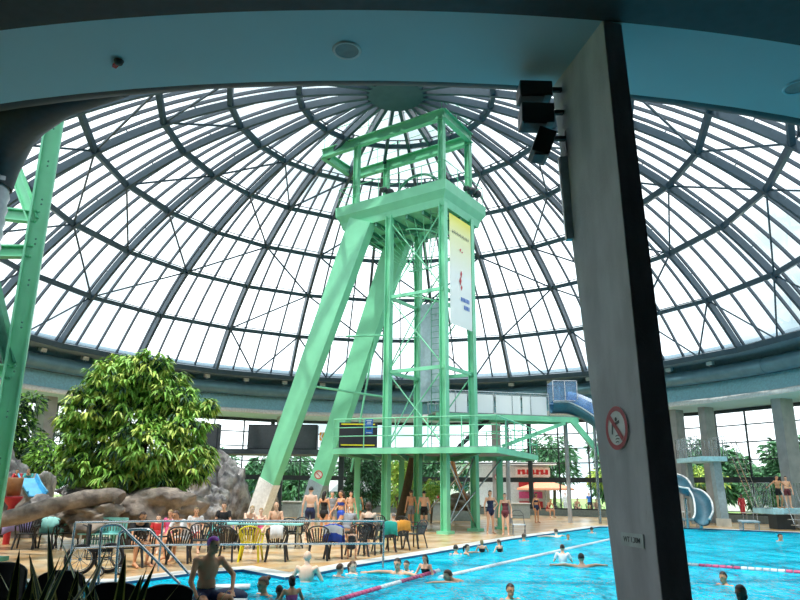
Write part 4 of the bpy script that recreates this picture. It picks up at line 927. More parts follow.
def chair(x, y, rz, label, group='black garden chairs', yellow=False):
    global chY
    p = at(x, y)
    if yellow:
        t = make_chair('yellow')
    elif CH['n'] == 0: t = chair0; CH['n'] = 1
    else: t = copy_tree(chair0)
    t.location = p; t.rotation_euler = (0, 0, rz); t['label'] = label; t['group'] = group
    if yellow and 'group' in t: del t['group']
    return t
def towel(x, y, rz, mt, label, lf=.35, lb=.3, w=.46, dz=0, band=None):   # towel over the back of the chair that stands at this pixel
    p = at(x, y); Rm = Matrix.Rotation(rz, 3, 'Z'); n = 10; vs = []; fs = []
    prof = [(.14, .87-lf), (.24, .87-lf*.45), (.30, .855), (.335, .885), (.37, .855), (.385, .87-lb*.5), (.39, .87-lb)]
    K = len(prof)
    for i in range(n+1):
        xx = (i/n-.5)*w
        for k, (yy, zz) in enumerate(prof):
            q = Vector((xx*(1+.06*math.sin(k)), yy + .012*math.sin(i*1.9+k), zz + dz - .10*(xx/.23)**2*.5 + .008*math.cos(i*2.3+k))); vs.append(p + Rm @ q)
    fs = [(i*K+k, (i+1)*K+k, (i+1)*K+k+1, i*K+k+1) for i in range(n) for k in range(K-1)]
    mb = MB(); mb.add(vs, fs, True)
    if band: mb.mi = [1 if (j % (K-1)) in (1, 4) else 0 for j in range(len(fs))]
    o = mb.build('towel', [mt, band] if band else mt, None, loc=p); s_ = o.modifiers.new('thick', 'SOLIDIFY'); s_.thickness = .012; tag(o, label, 'towel'); return o
Bk = PI  # back towards the camera
# y is the pixel row of the chair's feet
CHL = [
 (24, 549, .3, 'black garden chair beneath the lilac towel at the left edge'), (44, 549, .2, 'black garden chair second from the left edge, teal towel beside it'), (66, 548, .1, 'black garden chair half behind the bench, left of it'),
 (130, 567, PI+.4, 'black garden chair just left of the first seated bather, behind the steel rail'), (150, 565, PI-.3, 'black garden chair beside the child in red'), (178, 563, PI+.2, 'black garden chair in front of the white shirted bather'),
 (226, 561, PI-.1, 'black garden chair just left of the yellow one'), (276, 561, PI+.1, 'black garden chair holding a white cloth, right of the yellow one'), (291, 548, .5, 'black garden chair in the second row behind the bald bather'),
 (297, 545, -.4, 'black garden chair in the second row nearest the man in navy trunks'), (318, 560, PI+.05, 'black garden chair with its fan back turned to the pool, left of the blue towel'), (336, 558, PI-.2, 'black garden chair under the royal blue towel'),
 (357, 556, PI+.3, 'black garden chair right of the royal blue towel'), (370, 554, PI-.3, 'black garden chair behind the seated brown haired woman'), (384, 552, PI+.5, 'black garden chair under the green towel'),
 (398, 550, PI+.5, 'black garden chair under the orange towel'), (415, 548, -2.2, 'black garden chair at the right end of the row, turned sideways'), (199, 557, .3, 'black garden chair at the near end behind the man in the purple cap'), (245, 549, .1, 'black garden chair in the second row behind the yellow one'), (212, 550, -.2, 'black garden chair in the second row behind the teal bag')]
for c_ in CHL: chair(*c_)
chair(250, 561, PI+.05, 'bright yellow garden chair in the row by the pool', yellow=True)
for x, y, rz, lab in ((559, 514, .2, 'black garden chair by the far glass under the leaning bather'), (578, 514.5, .1, 'black garden chair by the far glass under the shirtless bather'), (590, 515, -.2, 'black garden chair by the far glass between two bathers'), (600, 516, .1, 'black garden chair by the far glass next to the big concrete column'), (381, 540, .4, 'black garden chair in the second row behind the green towel'), (345, 545, -.3, 'black garden chair in the second row behind the royal blue towel'), (408, 541, 2.4, 'black garden chair just in front of the standing men')):
    chair(x, y, rz, lab)
towel(12, 548, .3, 'lilac', 'lilac towel hanging over a chair at the left edge', w=.75, lf=.4, lb=.35)
towel(44, 549, .2, 'teal_light', 'pale teal towel over the second chair from the left edge', w=.5, lf=.45)
towel(66, 548, .1, 'teal_light', 'pale teal towel over the chair left of the bench', w=.6, lf=.45)
towel(276, 561, PI+.1, 'white_cloth', 'white cloth over the chair right of the yellow one', w=.34, lf=.3)
towel(336, 558, PI-.2, 'blue', 'royal blue towel with a white corner over a chair back', w=.56, lf=.45, lb=.42, band='white_cloth')
towel(384, 552, PI+.5, 'green_cloth', 'dark green towel over a chair back near the seated woman', w=.5, lf=.4, lb=.35)
towel(398, 550, PI+.5, 'orange', 'orange towel over a chair back at the right of the row', w=.48, lf=.3, lb=.28)
# foreground chairs seen over their backs
fc0 = None
for i, (px_, lab) in enumerate(((12, 'black padded chair back in the bottom left corner'), (65, 'black padded chair back at the bottom, second from the left corner'), (114, 'black padded chair back at the bottom, third from the left corner'), (165, 'black padded chair back at the bottom, beside the dark blue lounger'))):
    Y = 6.6; top_ = (562, 570, 582, 584)[i]; c = atY(px_, top_, Y-.25)
    if fc0 is None:
        fc0 = thing('dining_chair', lab, 'chair', local=True, group='black padded chairs at the bottom')
        mb = MB(); n = 9; pr_ = []
        for j in range(n+1):
            t = -1+2*j/n; pr_.append((t*.21, .20 - .03*(1-t*t), .93-.045*abs(t)**3))
        vs = [];
        for (x, y, z) in pr_: vs += [(x*.92, y-.0, .5), (x, y+.05, z), (x, y+.085, z), (x*.92, y+.04, .5)]
        fs = []
        for j in range(n): fs += [(j*4+k, j*4+4+k, j*4+4+(k+1) % 4, j*4+(k+1) % 4) for k in range(4)]
        fs += [(0, 1, 2, 3), (n*4+3, n*4+2, n*4+1, n*4)]
        mb.add(vs, fs); mb.build('backrest', 'black_plastic', fc0, bevel=.015)
        MB().box((0, 0, .45), (.44, .44, .07)).build('seat', 'black_cloth', fc0, bevel=.02)
        for sx_ in (-1, 1):
            for sy_ in (-1, 1): MB().tube([(sx_*.19, sy_*.19, 0), (sx_*.19, sy_*.19, .42)], .015, 8).build('leg', 'steel', fc0)
        t = fc0
    else: t = copy_tree(fc0); t['label'] = lab
    s_ = c.z/.93 if False else 1; t.location = (c.x, Y, 0); t.rotation_euler = (0, 0, PI+.1*(i-1.5)); 
    t.location.z = 0; t.scale = (1, 1, (c.z)/.93)
# teal slatted bench
c = at(104, 549); g = thing('slatted_bench', 'turquoise slatted bench behind the wheelchair', 'bench', c); a_, b_ = atY(80, 540, c.y), atY(123, 540, c.y); zt = atY(100, 518, c.y).z
mb = MB(); w = b_.x-a_.x; n = 15
for i in range(n): mb.box((a_.x+w*(i+.5)/n, c.y+.25, .1+(zt-.15)/2), (w/n*.6, .03, zt-.15))
mb.box(((a_.x+b_.x)/2, c.y+.25, zt-.03), (w, .05, .08)).box(((a_.x+b_.x)/2, c.y+.25, .45), (w, .05, .08)); mb.build('backrest', 'teal_light', g)
mb = MB(); 
for i in range(5): mb.box(((a_.x+b_.x)/2, c.y-.2+.1*i, .42), (w, .075, .03))
mb.build('seat', 'teal_light', g)
for x in (a_.x+.1, b_.x-.1):
    for y in (-.2, .25): MB().box((x, c.y+y, .2), (.05, .05, .4)).build('leg', 'white_plastic', g)
# wheelchair
wc = at(88, 574); g = thing('wheelchair', 'black wheelchair parked on the tan deck behind the foreground chairs', 'wheelchair', wc); 
def wheel(name, cx_, cy_, rad, parent, wth=.035, rz=0.2):
    Rm = Matrix.Rotation(rz, 3, 'Z'); pt = lambda a_, r_, o_=0: Vector((cx_, cy_, rad)) + Rm @ Vector((r_*math.cos(a_), o_, r_*math.sin(a_)))
    w_ = MB().tube([pt(2*PI*i/28, rad-wth) for i in range(28)], wth, 8, closed=True).build(name, 'tyre', parent)
    mb = MB().tube([pt(2*PI*i/28, rad-wth*2.6, -.04) for i in range(28)], .012, 6, closed=True)
    for i in range(10): mb.tube([pt(0, 0), pt(2*PI*i/10, rad-wth)], .006, 4)
    mb.tube([pt(0, 0, -.04), pt(0, 0, .04)], .03, 8); mb.build('spokes', 'steel', w_)
wheel('wheel', wc.x-.1, wc.y-.25, .31, g, rz=.5); wheel('wheel', wc.x-.1+.45, wc.y+.15, .31, g, rz=.5); wheel('castor', wc.x+.42, wc.y-.45, .1, g, .02, .5); wheel('castor', wc.x+.7, wc.y-.1, .1, g, .02, .5)
W_ = lambda x, y, z: wc + Matrix.Rotation(.5, 3, 'Z') @ Vector((x+.1, y, z))
mb = MB().add([W_(-.15, -.2, .5), W_(.3, -.2, .5), W_(.3, .25, .5), W_(-.15, .25, .5)], [(0, 1, 2, 3)]); mb.box(W_(.08, .02, .47), (.46, .46, .06), .5); mb.build('seat', 'black_cloth', g, bevel=.01)
MB().box(W_(-.18, .02, .75), (.05, .44, .5), .5).build('backrest', 'black_cloth', g, bevel=.01)
mb = MB()
for s in (-.2, .25): mb.tube([W_(-.3, s, .98), W_(-.2, s, .95), W_(-.18, s, .3), W_(.3, s, .3), W_(.42, s, .12), W_(.55, s, .08)], .014, 6).tube([W_(-.18, s, .7), W_(.25, s, .7), W_(.3, s, .5), W_(.3, s, .3)], .014, 6)
mb.build('wheelchair_frame', 'charcoal', g); MB().box(W_(.52, .02, .09), (.16, .4, .02), .5).build('footrest', 'charcoal', g)
# grey folding chair by the women, white tables at the far right
c = at(519, 536); g = thing('folding_chair', 'light folding chair with a white seat near the two standing women', 'chair', c)
MB().box(c+Z*.44, (.48, .42, .03)).build('seat', 'white_plastic', g)
mb = MB().tube([c+Vector((-.24, -.25, 0)), c+Vector((-.24, .25, .85)), c+Vector((-.12, .28, .98)), c+Vector((.12, .28, .98)), c+Vector((.24, .25, .85)), c+Vector((.24, -.25, 0))], .014, 6).tube([c+Vector((-.24, .25, 0)), c+Vector((-.24, -.2, .44))], .014, 6).tube([c+Vector((.24, .25, 0)), c+Vector((.24, -.2, .44))], .014, 6).tube([c+Vector((-.24, .22, .78)), c+Vector((.24, .22, .78))], .014, 6); mb.build('folding_frame', 'charcoal', g)
for x, y, lab in ((688, 523, 'small white table at the foot of the water slide'), (751, 524, 'small white table beside the diving tower steps')):
    c = at(x, y); g = thing('side_table', lab, 'table', c, 0, 'white tables at the right'); MB().box(c+Z*.62, (.75, .6, .04)).build('table_top', 'white_plastic', g, bevel=.01)
    for sx_ in (-.3, .3):
        for sy_ in (-.22, .22): MB().box(c+Vector((sx_, sy_, .3)), (.04, .04, .6)).build('leg', 'steel', g)
for x, y, lab in ((695, 528.5, 'steel starting block at the far edge next to the big column'), (755, 531, 'steel starting block at the far edge below the steps')):
    c = at(x, y)+Vector((0, .5, 0)); g = thing('starting_block', lab, 'starting block', c, 0, 'starting blocks'); MB().box(c+Z*.42, (.9, .5, .05), rx=.12).build('block_top', 'panel_blue', g)
    for s in (-.38, .38): MB().box(c+Vector((s, .0, .2)), (.05, .4, .4)).build('leg', 'steel', g)
# white folding tables between the loungers behind the row
c = at(262, 548); g = thing('picnic_table', 'long pale table behind the row of chairs, laden with bags', 'table', c); MB().box(c+Z*.7, (2.4, .7, .04)).build('table_top', 'teal_light', g)
for s in (-1.1, 1.1): MB().box(c+Vector((s, 0, .34)), (.06, .5, .68)).build('leg', 'steel', g)
for i, (x, mt, lab) in enumerate(((215, 'teal', 'turquoise beach bag behind the man in the purple cap'), (228, 'black_cloth', 'black bag with a purple edge next to the turquoise bag'))):
    q = at(x, 546); g = thing('beach_bag', lab, 'bag', q, 0, 'beach bags')
    MB().ell(q+Z*.28, (.28, .16, .28)).build('bag_body', mt, g); MB().tube([q+Vector((-.15, 0, .45)), q+Vector((-.1, 0, .68)), q+Vector((.1, 0, .68)), q+Vector((.15, 0, .45))], .014, 6).build('bag_handle', ['teal', 'purple'][i], g)
# small blue slide and the red water bucket toy at the left
s0, s1 = atY(27, 479, 25.0), atY(37, 497, 23.6); g = thing('toddler_slide', 'small blue slide on the rocks at the left', 'slide', (s0.x, 25, 0)); d = (s1-s0).normalized(); sd = Vector((1, .3, 0)).normalized()
mb = MB(); vs = []
for p in (s0, s0.lerp(s1, .5)-Z*.05, s1): vs += [p-sd*.3+Z*.14, p-sd*.26, p+sd*.26, p+sd*.3+Z*.14]
mb.add(vs, [(0, 1, 5, 4), (1, 2, 6, 5), (2, 3, 7, 6), (4, 5, 9, 8), (5, 6, 10, 9), (6, 7, 11, 10)]); o = mb.build('slide_bed', 'sky_blue', g); o.modifiers.new('t', 'SOLIDIFY').thickness = .04
for s in (-1, 1): MB().tube([s0+sd*.3*s+Z*.16, s0.lerp(s1, .5)+sd*.3*s+Z*.11, s1+sd*.3*s+Z*.16], .035, 6).build('slide_rim', 'sky_blue', g)
MB().box((s0.x, 25.3, s0.z/2-.05), (.7, .6, s0.z-.1)).build('slide_stand', 'rock', g)
c = atY(12, 503, 22.5); g = thing('water_toy', 'orange brown bucket on a red funnel stand at the left edge', 'toy', (c.x, 22.5, 0))
MB().sweep([(.10, 0), (.10, c.z-.1), (.28, c.z+.12), (.30, c.z+.2), (.02, c.z+.2)], 0, TP, 20, (c.x, 22.5)).build('funnel', 'red', g); MB().sweep([(.01, c.z+.22), (.2, c.z+.22), (.24, c.z+.75), (.2, c.z+.78), (.01, c.z+.7)], 0, TP, 20, (c.x, 22.5)).build('bucket', 'orange_brown', g)
# signs far off
for x, y, Yk, lab in ((497.5, 477, 50.7, 'small round no diving sign on the far concrete column'), (327, 476, 0, 'small round no diving sign on the rear green strut')):
    if Yk == 0: c = T(9.55, 3.02, 2.45); c.z = 2.45; c.y -= .45
    else: c = atY(x, y, Yk)
    g = thing('warning_sign', lab, 'sign', c, 0, 'small no diving signs'); pts_ = [(c.x+.2*math.cos(t), c.z+.2*math.sin(t)) for t in np.linspace(0, TP, 24, endpoint=False)]
    MB().add([(a_, c.y-.02, b_) for a_, b_ in pts_] + [(a_, c.y, b_) for a_, b_ in pts_], [tuple(range(24))] + [(i, (i+1) % 24, 24+(i+1) % 24, 24+i) for i in range(24)]).build('sign_plate', 'sign_white', g)
    mb = MB().tube([(a_, c.y-.03, b_) for a_, b_ in pts_], .025, 5, closed=True); mb.beam((c.x-.13, c.y-.03, c.z+.13), (c.x+.13, c.y-.03, c.z-.13), .04, .03); mb.build('red_ring', 'red', g)
# lane ropes: floats on a cable
def rope(x0, y0, x1, y1, mts, label, sag=0):
    p, q = at(x0, y0, -.04), at(x1, y1, -.04); mb = MB(); L = (q-p).length; n = int(L/.16)
    for i in range(n): mb.cur = (i//6) % len(mts); a_ = p.lerp(q, i/n); b_ = p.lerp(q, (i+.85)/n); s_ = Vector((0, math.sin(i/n*PI)*sag, 0)); mb.tube([a_+s_, b_+s_], .055, 8)
    mb.cur = 0; o = mb.build('lane_rope', mts); o['kind'] = 'stuff'; tag(o, label, 'lane rope', None, None); o['kind'] = 'thing'; return o
rope(330, 603, 439, 571, ['rope_red', 'rope_red', 'rope_white'], 'pink and red floating lane rope at the near left of the pool')
rope(440, 578, 640, 533, ['rope_white'], 'white floating lane rope crossing the middle of the pool')
rope(660, 563, 810, 573.5, ['rope_white', 'rope_red'], 'white and red floating lane rope right of the big column')
c = at(224, 588, -.02); tag(MB().box((c.x, c.y, .0), (.95, .35, .06), .15).build('kickboard', 'white_plastic', bevel=.02), 'white floating board beside the man in the purple cap', 'float')
c = at(228, 601, -.02); tag(MB().ell((c.x, c.y, .06), (.32, .25, .12), nu=24, nv=10).build('pool_float', 'navy'), 'dark blue inflatable lying at the bottom edge below the seated man', 'float')
c = at(146, 597, -.02); tag(MB().ell((c.x, c.y, .03), (.2, .12, .07), nu=16, nv=8).build('swim_ring', 'purple'), 'small purple and white float on the water at the bottom left', 'float')
# ------------------------------------------------------------------ people
V = Vector
def pose_std(**k):
    J = dict(pelvis=V((0, 0, .95)), waist=V((0, 0, 1.10)), chest=V((0, .01, 1.30)), neck=V((0, .015, 1.47)), head=V((0, -.01, 1.61)), face=V((0, -1, 0)),
             hipL=V((.085, 0, .90)), hipR=V((-.085, 0, .90)), kneeL=V((.10, -.01, .49)), kneeR=V((-.10, -.01, .49)), anL=V((.11, .02, .08)), anR=V((-.11, .02, .08)), toL=V((.13, -.17, .03)), toR=V((-.13, -.17, .03)),
             shL=V((.17, .01, 1.41)), shR=V((-.17, .01, 1.41)), elL=V((.25, .03, 1.13)), elR=V((-.25, .03, 1.13)), wrL=V((.27, -.05, .88)), wrR=V((-.27, -.05, .88)), haL=V((.27, -.08, .72)), haR=V((-.27, -.08, .72)))
    for a_, b_ in k.items(): J[a_] = V(b_)
    return J
POSES = {
 'stand': pose_std(),
 'hip': pose_std(elL=(.36, .08, 1.18), wrL=(.19, -.02, 1.03), haL=(.12, -.09, .98), kneeR=(-.13, -.05, .49), anR=(-.16, .0, .08), toR=(-.22, -.17, .03)),
 'walk': pose_std(kneeL=(.09, -.16, .51), anL=(.10, -.22, .10), toL=(.11, -.40, .06), kneeR=(-.09, .05, .48), anR=(-.10, .30, .14), toR=(-.11, .17, .03), elL=(.24, .14, 1.16), wrL=(.25, .16, .92), haL=(.25, .12, .77), elR=(-.24, -.10, 1.15), wrR=(-.23, -.28, .97), haR=(-.22, -.36, .85)),
 'point': pose_std(elL=(.40, -.12, 1.32), wrL=(.58, -.28, 1.28), haL=(.70, -.38, 1.26)),
 'wide': pose_std(elL=(.40, .0, 1.26), wrL=(.62, -.06, 1.12), haL=(.76, -.09, 1.06), elR=(-.40, .0, 1.26), wrR=(-.62, -.06, 1.12), haR=(-.76, -.09, 1.06), kneeL=(.13, -.1, .5)),
 'bend': pose_std(waist=(0, -.10, 1.06), chest=(0, -.28, 1.17), neck=(0, -.43, 1.25), head=(0, -.54, 1.27), face=(0, -.8, -.6), shL=(.17, -.38, 1.20), shR=(-.17, -.38, 1.20), elL=(.20, -.46, .93), wrL=(.18, -.58, .72), haL=(.17, -.62, .58), elR=(-.20, -.46, .93), wrR=(-.18, -.58, .72), haR=(-.17, -.62, .58)),
 'sit': pose_std(pelvis=(0, .05, .54), waist=(0, .08, .69), chest=(0, .10, .89), neck=(0, .08, 1.06), head=(0, .05, 1.20), hipL=(.09, .02, .51), hipR=(-.09, .02, .51), kneeL=(.12, -.42, .50), kneeR=(-.12, -.42, .50), anL=(.12, -.44, .09), anR=(-.14, -.40, .09), toL=(.13, -.62, .03), toR=(-.15, -.58, .03), shL=(.17, .09, 1.0), shR=(-.17, .09, 1.0), elL=(.24, .02, .74), elR=(-.24, .02, .74), wrL=(.17, -.20, .63), wrR=(-.17, -.20, .63), haL=(.14, -.33, .60), haR=(-.14, -.33, .60)),
 'sitfwd': pose_std(pelvis=(0, .10, .54), waist=(0, .04, .69), chest=(0, -.08, .87), neck=(0, -.20, .99), head=(0, -.28, 1.11), face=(0, -.9, -.3), hipL=(.09, .06, .51), hipR=(-.09, .06, .51), kneeL=(.16, -.40, .50), kneeR=(-.16, -.40, .50), anL=(.16, -.38, .09), anR=(-.16, -.38, .09), toL=(.18, -.56, .03), toR=(-.18, -.56, .03), shL=(.17, -.16, .95), shR=(-.17, -.16, .95), elL=(.21, -.30, .70), elR=(-.21, -.30, .70), wrL=(.10, -.45, .60), wrR=(-.10, -.45, .60), haL=(.04, -.52, .55), haR=(-.04, -.52, .55)),
 'ledge': pose_std(pelvis=(0, .0, .10), waist=(0, .0, .25), chest=(0, -.03, .46), neck=(.01, -.05, .63), head=(.03, -.09, .77), face=(.5, -.8, .0), hipL=(.09, -.03, .08), hipR=(-.09, -.03, .08), kneeL=(.20, -.46, .10), kneeR=(-.13, -.45, .06), anL=(.20, -.52, -.32), anR=(-.12, -.50, -.34), toL=(.22, -.70, -.38), toR=(-.12, -.68, -.40), shL=(.18, -.03, .57), shR=(-.18, -.05, .57), elL=(.36, -.08, .36), wrL=(.30, -.25, .17), haL=(.27, -.38, .12), elR=(-.26, -.14, .30), wrR=(-.20, -.30, .12), haR=(-.16, -.42, .08)),
 # in the water: height 0 is the surface
 'swim': pose_std(pelvis=(0, .12, -.50), waist=(0, .08, -.35), chest=(0, .03, -.14), neck=(0, .0, .03), head=(0, -.03, .16), hipL=(.09, .12, -.55), hipR=(-.09, .12, -.55), kneeL=(.12, -.02, -.92), kneeR=(-.12, .0, -.92), anL=(.12, .25, -1.2), anR=(-.12, .25, -1.2), toL=(.12, .3, -1.25), toR=(-.12, .3, -1.25), shL=(.17, .01, -.03), shR=(-.17, .01, -.03), elL=(.36, -.14, -.10), wrL=(.50, -.34, -.07), haL=(.54, -.46, -.05), elR=(-.36, -.14, -.10), wrR=(-.50, -.34, -.07), haR=(-.54, -.46, -.05)),
 'wade': pose_std(pelvis=(0, .04, -.22), waist=(0, .04, -.07), chest=(0, .03, .14), neck=(0, .02, .31), head=(0, -.01, .45), hipL=(.09, .04, -.27), hipR=(-.09, .04, -.27), kneeL=(.11, -.03, -.68), kneeR=(-.11, .0, -.68), anL=(.12, .05, -1.12), anR=(-.12, .08, -1.12), toL=(.13, -.1, -1.25), toR=(-.13, -.1, -1.25), shL=(.18, .02, .25), shR=(-.18, .02, .25), elL=(.30, -.02, .02), wrL=(.30, -.22, -.08), haL=(.27, -.36, -.09), elR=(-.30, -.02, .02), wrR=(-.30, -.22, -.08), haR=(-.27, -.36, -.09)),
 'reach': pose_std(pelvis=(0, .12, -.45), waist=(0, .08, -.30), chest=(0, .03, -.09), neck=(0, .0, .08), head=(0, -.03, .21), hipL=(.09, .12, -.5), hipR=(-.09, .12, -.5), kneeL=(.12, -.02, -.87), kneeR=(-.12, .0, -.87), anL=(.12, .25, -1.15), anR=(-.12, .25, -1.15), toL=(.12, .3, -1.2), toR=(-.12, .3, -1.2), shL=(.18, .0, .02), shR=(-.18, .0, .02), elL=(.40, -.16, .04), wrL=(.62, -.26, .02), haL=(.76, -.32, .0), elR=(-.40, -.16, .04), wrR=(-.62, -.26, .02), haR=(-.76, -.32, .0)),
 'prone': pose_std(pelvis=(0, .62, -.14), waist=(0, .46, -.11), chest=(0, .24, -.07), neck=(0, .08, .02), head=(0, -.02, .10), face=(0, -.9, .2), hipL=(.09, .68, -.16), hipR=(-.09, .68, -.16), kneeL=(.12, 1.08, -.20), kneeR=(-.12, 1.05, -.28), anL=(.12, 1.5, -.18), anR=(-.12, 1.45, -.3), toL=(.12, 1.66, -.2), toR=(-.12, 1.6, -.36), shL=(.17, .12, -.04), shR=(-.17, .12, -.04), elL=(.22, -.16, .0), wrL=(.24, -.42, .01), haL=(.24, -.58, .0), elR=(-.38, .2, -.04), wrR=(-.55, .36, -.05), haR=(-.64, .46, -.06)),
}
SEGS = [('thighL', 'hipL', 'kneeL', .088, .056), ('thighR', 'hipR', 'kneeR', .088, .056), ('shinL', 'kneeL', 'anL', .056, .034), ('shinR', 'kneeR', 'anR', .056, .034),
        ('uarmL', 'shL', 'elL', .048, .038), ('uarmR', 'shR', 'elR', .048, .038), ('farmL', 'elL', 'wrL', .037, .024), ('farmR', 'elR', 'wrR', .037, .024), ('neckb', 'chest', 'neck', .07, .052)]
def cone(mb, p, q, r1, r2, n=10):
    mb.tube([p, q], [r1, r2], n); mb.ell(p, (r1,)*3, nu=n, nv=6); mb.ell(q, (r2,)*3, nu=n, nv=6)
def frame_of(d, side):
    z = d.normalized(); x = (side - z*side.dot(z)).normalized(); y = z.cross(x); return Matrix((x, y, z)).transposed()
BODY = {}
def body(pose, female=False):
    key = pose + ('_f' if female else '_m')
    if key in BODY: return BODY[key]
    J = POSES[pose]; mb = MB(); side = (J['shL']-J['shR']).normalized(); hs = (J['hipL']-J['hipR']).normalized()
    sw = .94 if female else 1.0
    Rc = frame_of(J['neck']-J['waist'], side); Rp = frame_of(J['waist']-J['pelvis'], hs)
    mb.ell(J['chest'], ((.155 if not female else .14), .10, .19), Rc, 16, 12); mb.ell(J['waist'], ((.135 if not female else .12), .09, .15), Rp, 16, 10); mb.ell(J['pelvis'], ((.15 if not female else .165), .11, .12), Rp, 16, 10)
    if female:
        for s in (-1, 1): mb.ell(J['chest'] + Rc @ V((.065*s, 0, .02)) + (Rc @ V((0, (1 if (Rc @ V((0, 1, 0))).dot(J['face']) > 0 else -1)*.075, 0))), (.055, .05, .055), Rc, 10, 8)
    cone(mb, J['chest'] + V((0, 0, 0)) + (J['shL']-J['chest'])*.35, J['shL'], .07, .054*sw); cone(mb, J['chest'] + (J['shR']-J['chest'])*.35, J['shR'], .07, .054*sw)
    cone(mb, (J['shL']+J['shR'])/2*.5 + J['neck']*.5, J['neck'], .06, .052)
    for nme, a_, b_, r1, r2 in SEGS: cone(mb, J[a_], J[b_], r1*(sw if 'arm' in nme else 1), r2*(sw if 'arm' in nme else 1))
    for s in 'LR': m_ = J['knee'+s].lerp(J['an'+s], .3); mb.ell(m_ + V((0, .012, 0)), (.052, .054, .10), frame_of(J['an'+s]-J['knee'+s], hs), 10, 8); mb.ell(J['pelvis'].lerp(J['hip'+s], .7)+V((0, .03, .0)), (.09, .09, .10))
    for s in 'LR':                                        # feet, hands with five fingers
        cone(mb, J['an'+s], J['to'+s], .038, .03); mb.ell(J['an'+s] + (J['an'+s]-J['to'+s]).normalized()*.035 + V((0, 0, -.035)), (.034, .04, .035))
        for i in range(5): mb.ell(J['to'+s] + hs*(.018*(i-2)) + (J['to'+s]-J['an'+s]).normalized()*(.03-.006*abs(i-1)), (.011, .016, .012))
        w, h = J['wr'+s], J['ha'+s]; d = (h-w).normalized(); sd_ = d.cross(V((0, -1, .2))).normalized(); sd_ = sd_ if s == 'L' else -sd_; L = (h-w).length; pn = sd_.cross(d).normalized()
        cone(mb, J['el'+s].lerp(w, .9), w, .026, .025); mb.ell(w + d*.05, (.038, .018, .05), frame_of(d, sd_), 12, 8); curl = pn*(.6 if s == 'L' else -.6)
        for i, fl_ in enumerate((.068, .078, .074, .058)):
            b0_ = w + d*.085 + sd_*(.028-.0187*i); m1 = b0_ + (d + sd_*(.12-.08*i)).normalized()*fl_*.55; m2 = m1 + (d + curl*.5).normalized()*fl_*.5
            cone(mb, b0_, m1, .0095, .009, 6); cone(mb, m1, m2, .009, .008, 6)
        t0 = w + d*.02 + sd_*.025; t1 = t0 + (d*.6+sd_*.8).normalized()*.045; cone(mb, t0, t1, .013, .011, 6); cone(mb, t1, t1 + (d*.95+sd_*.3).normalized()*.035, .011, .009, 6)
    f = J['face'].normalized(); hd = J['head']; hz_ = (hd-J['neck']).normalized(); hz_ = (V((0, 0, 1))*.7 + hz_*.3).normalized(); fs_ = hz_.cross(-f).normalized(); f = fs_.cross(hz_).normalized()
    if f.dot(J['face']) < 0: f = -f
    Rh = Matrix((fs_, -f, hz_)).transposed()
    mb.ell(hd + hz_*.02, (.074, .092, .10), Rh, 16, 12); mb.ell(hd + Rh @ V((0, -.03, -.055)), (.052, .058, .062), Rh, 12, 8); cone(mb, J['neck'], hd - hz_*.03, .052, .050)
    mb.ell(hd + Rh @ V((0, -.098, -.012)), (.012, .018, .02), Rh, 8, 6); mb.ell(hd + Rh @ V((0, -.088, .018)), (.01, .012, .02), Rh, 8, 6); mb.ell(hd + Rh @ V((0, -.082, -.052)), (.022, .012, .010), Rh, 8, 6); mb.ell(hd + Rh @ V((0, -.078, -.088)), (.02, .018, .016), Rh, 8, 6)
    for s in (-1, 1): mb.ell(hd + Rh @ V((.075*s, .005, -.008)), (.010, .02, .028), Rh, 8, 6); mb.ell(hd + Rh @ V((.032*s, -.072, .03)), (.02, .014, .008), Rh, 8, 6)
    tmp = mb.build('tmp_body', 'skin'); r_ = tmp.modifiers.new('r', 'REMESH'); r_.mode = 'VOXEL'; r_.voxel_size = .0115; r_.use_smooth_shade = True
    sm = tmp.modifiers.new('s', 'SMOOTH'); sm.factor = .5; sm.iterations = 2
    dg = bpy.context.evaluated_depsgraph_get(); me = bpy.data.meshes.new_from_object(tmp.evaluated_get(dg)); bpy.data.objects.remove(tmp)
    me.name = 'body'; me.materials.clear(); me.materials.append(M['skin'])
    co = np.empty(len(me.vertices)*3); me.vertices.foreach_get('co', co); co = co.reshape(-1, 3); nr = np.empty(len(me.vertices)*3); me.vertices.foreach_get('normal', nr); nr = nr.reshape(-1, 3)
    segs = [('pelvis', J['pelvis']-(J['waist']-J['pelvis'])*.7, J['pelvis'].lerp(J['waist'], .4), .155, .15), ('waist', J['pelvis'].lerp(J['waist'], .4), J['waist'].lerp(J['chest'], .35), .135, .14), ('chest', J['waist'].lerp(J['chest'], .35), J['neck'], .15, .09), ('head', J['neck']+hz_*.05, hd+hz_*.04, .07, .1)]
    segs += [(n_, J[a_], J[b_], r1, r2) for n_, a_, b_, r1, r2 in SEGS if n_ != 'neckb'] + [('foot'+s, J['an'+s], J['to'+s], .04, .03) for s in 'LR'] + [('hand'+s, J['wr'+s], J['ha'+s], .03, .03) for s in 'LR']
    best = np.full(len(co), 1e9); lab = np.zeros(len(co), int); tt = np.zeros(len(co))
    for i, (n_, a_, b_, r1, r2) in enumerate(segs):
        a_, b_ = np.array(a_), np.array(b_); d = b_-a_; t = np.clip(((co-a_) @ d)/(d @ d), 0, 1); dist = np.linalg.norm(co-(a_+t[:, None]*d), axis=1) - (r1+(r2-r1)*t)*.9
        k = dist < best; best[k] = dist[k]; lab[k] = i; tt[k] = t[k]
    names = np.array([s[0] for s in segs])[lab]
    polys = [tuple(p.vertices) for p in me.polygons]
    BODY[key] = dict(me=me, co=co, nr=nr, names=names, t=tt, polys=polys, hd=hd, Rh=Rh, J=J, cl={})
    return BODY[key]
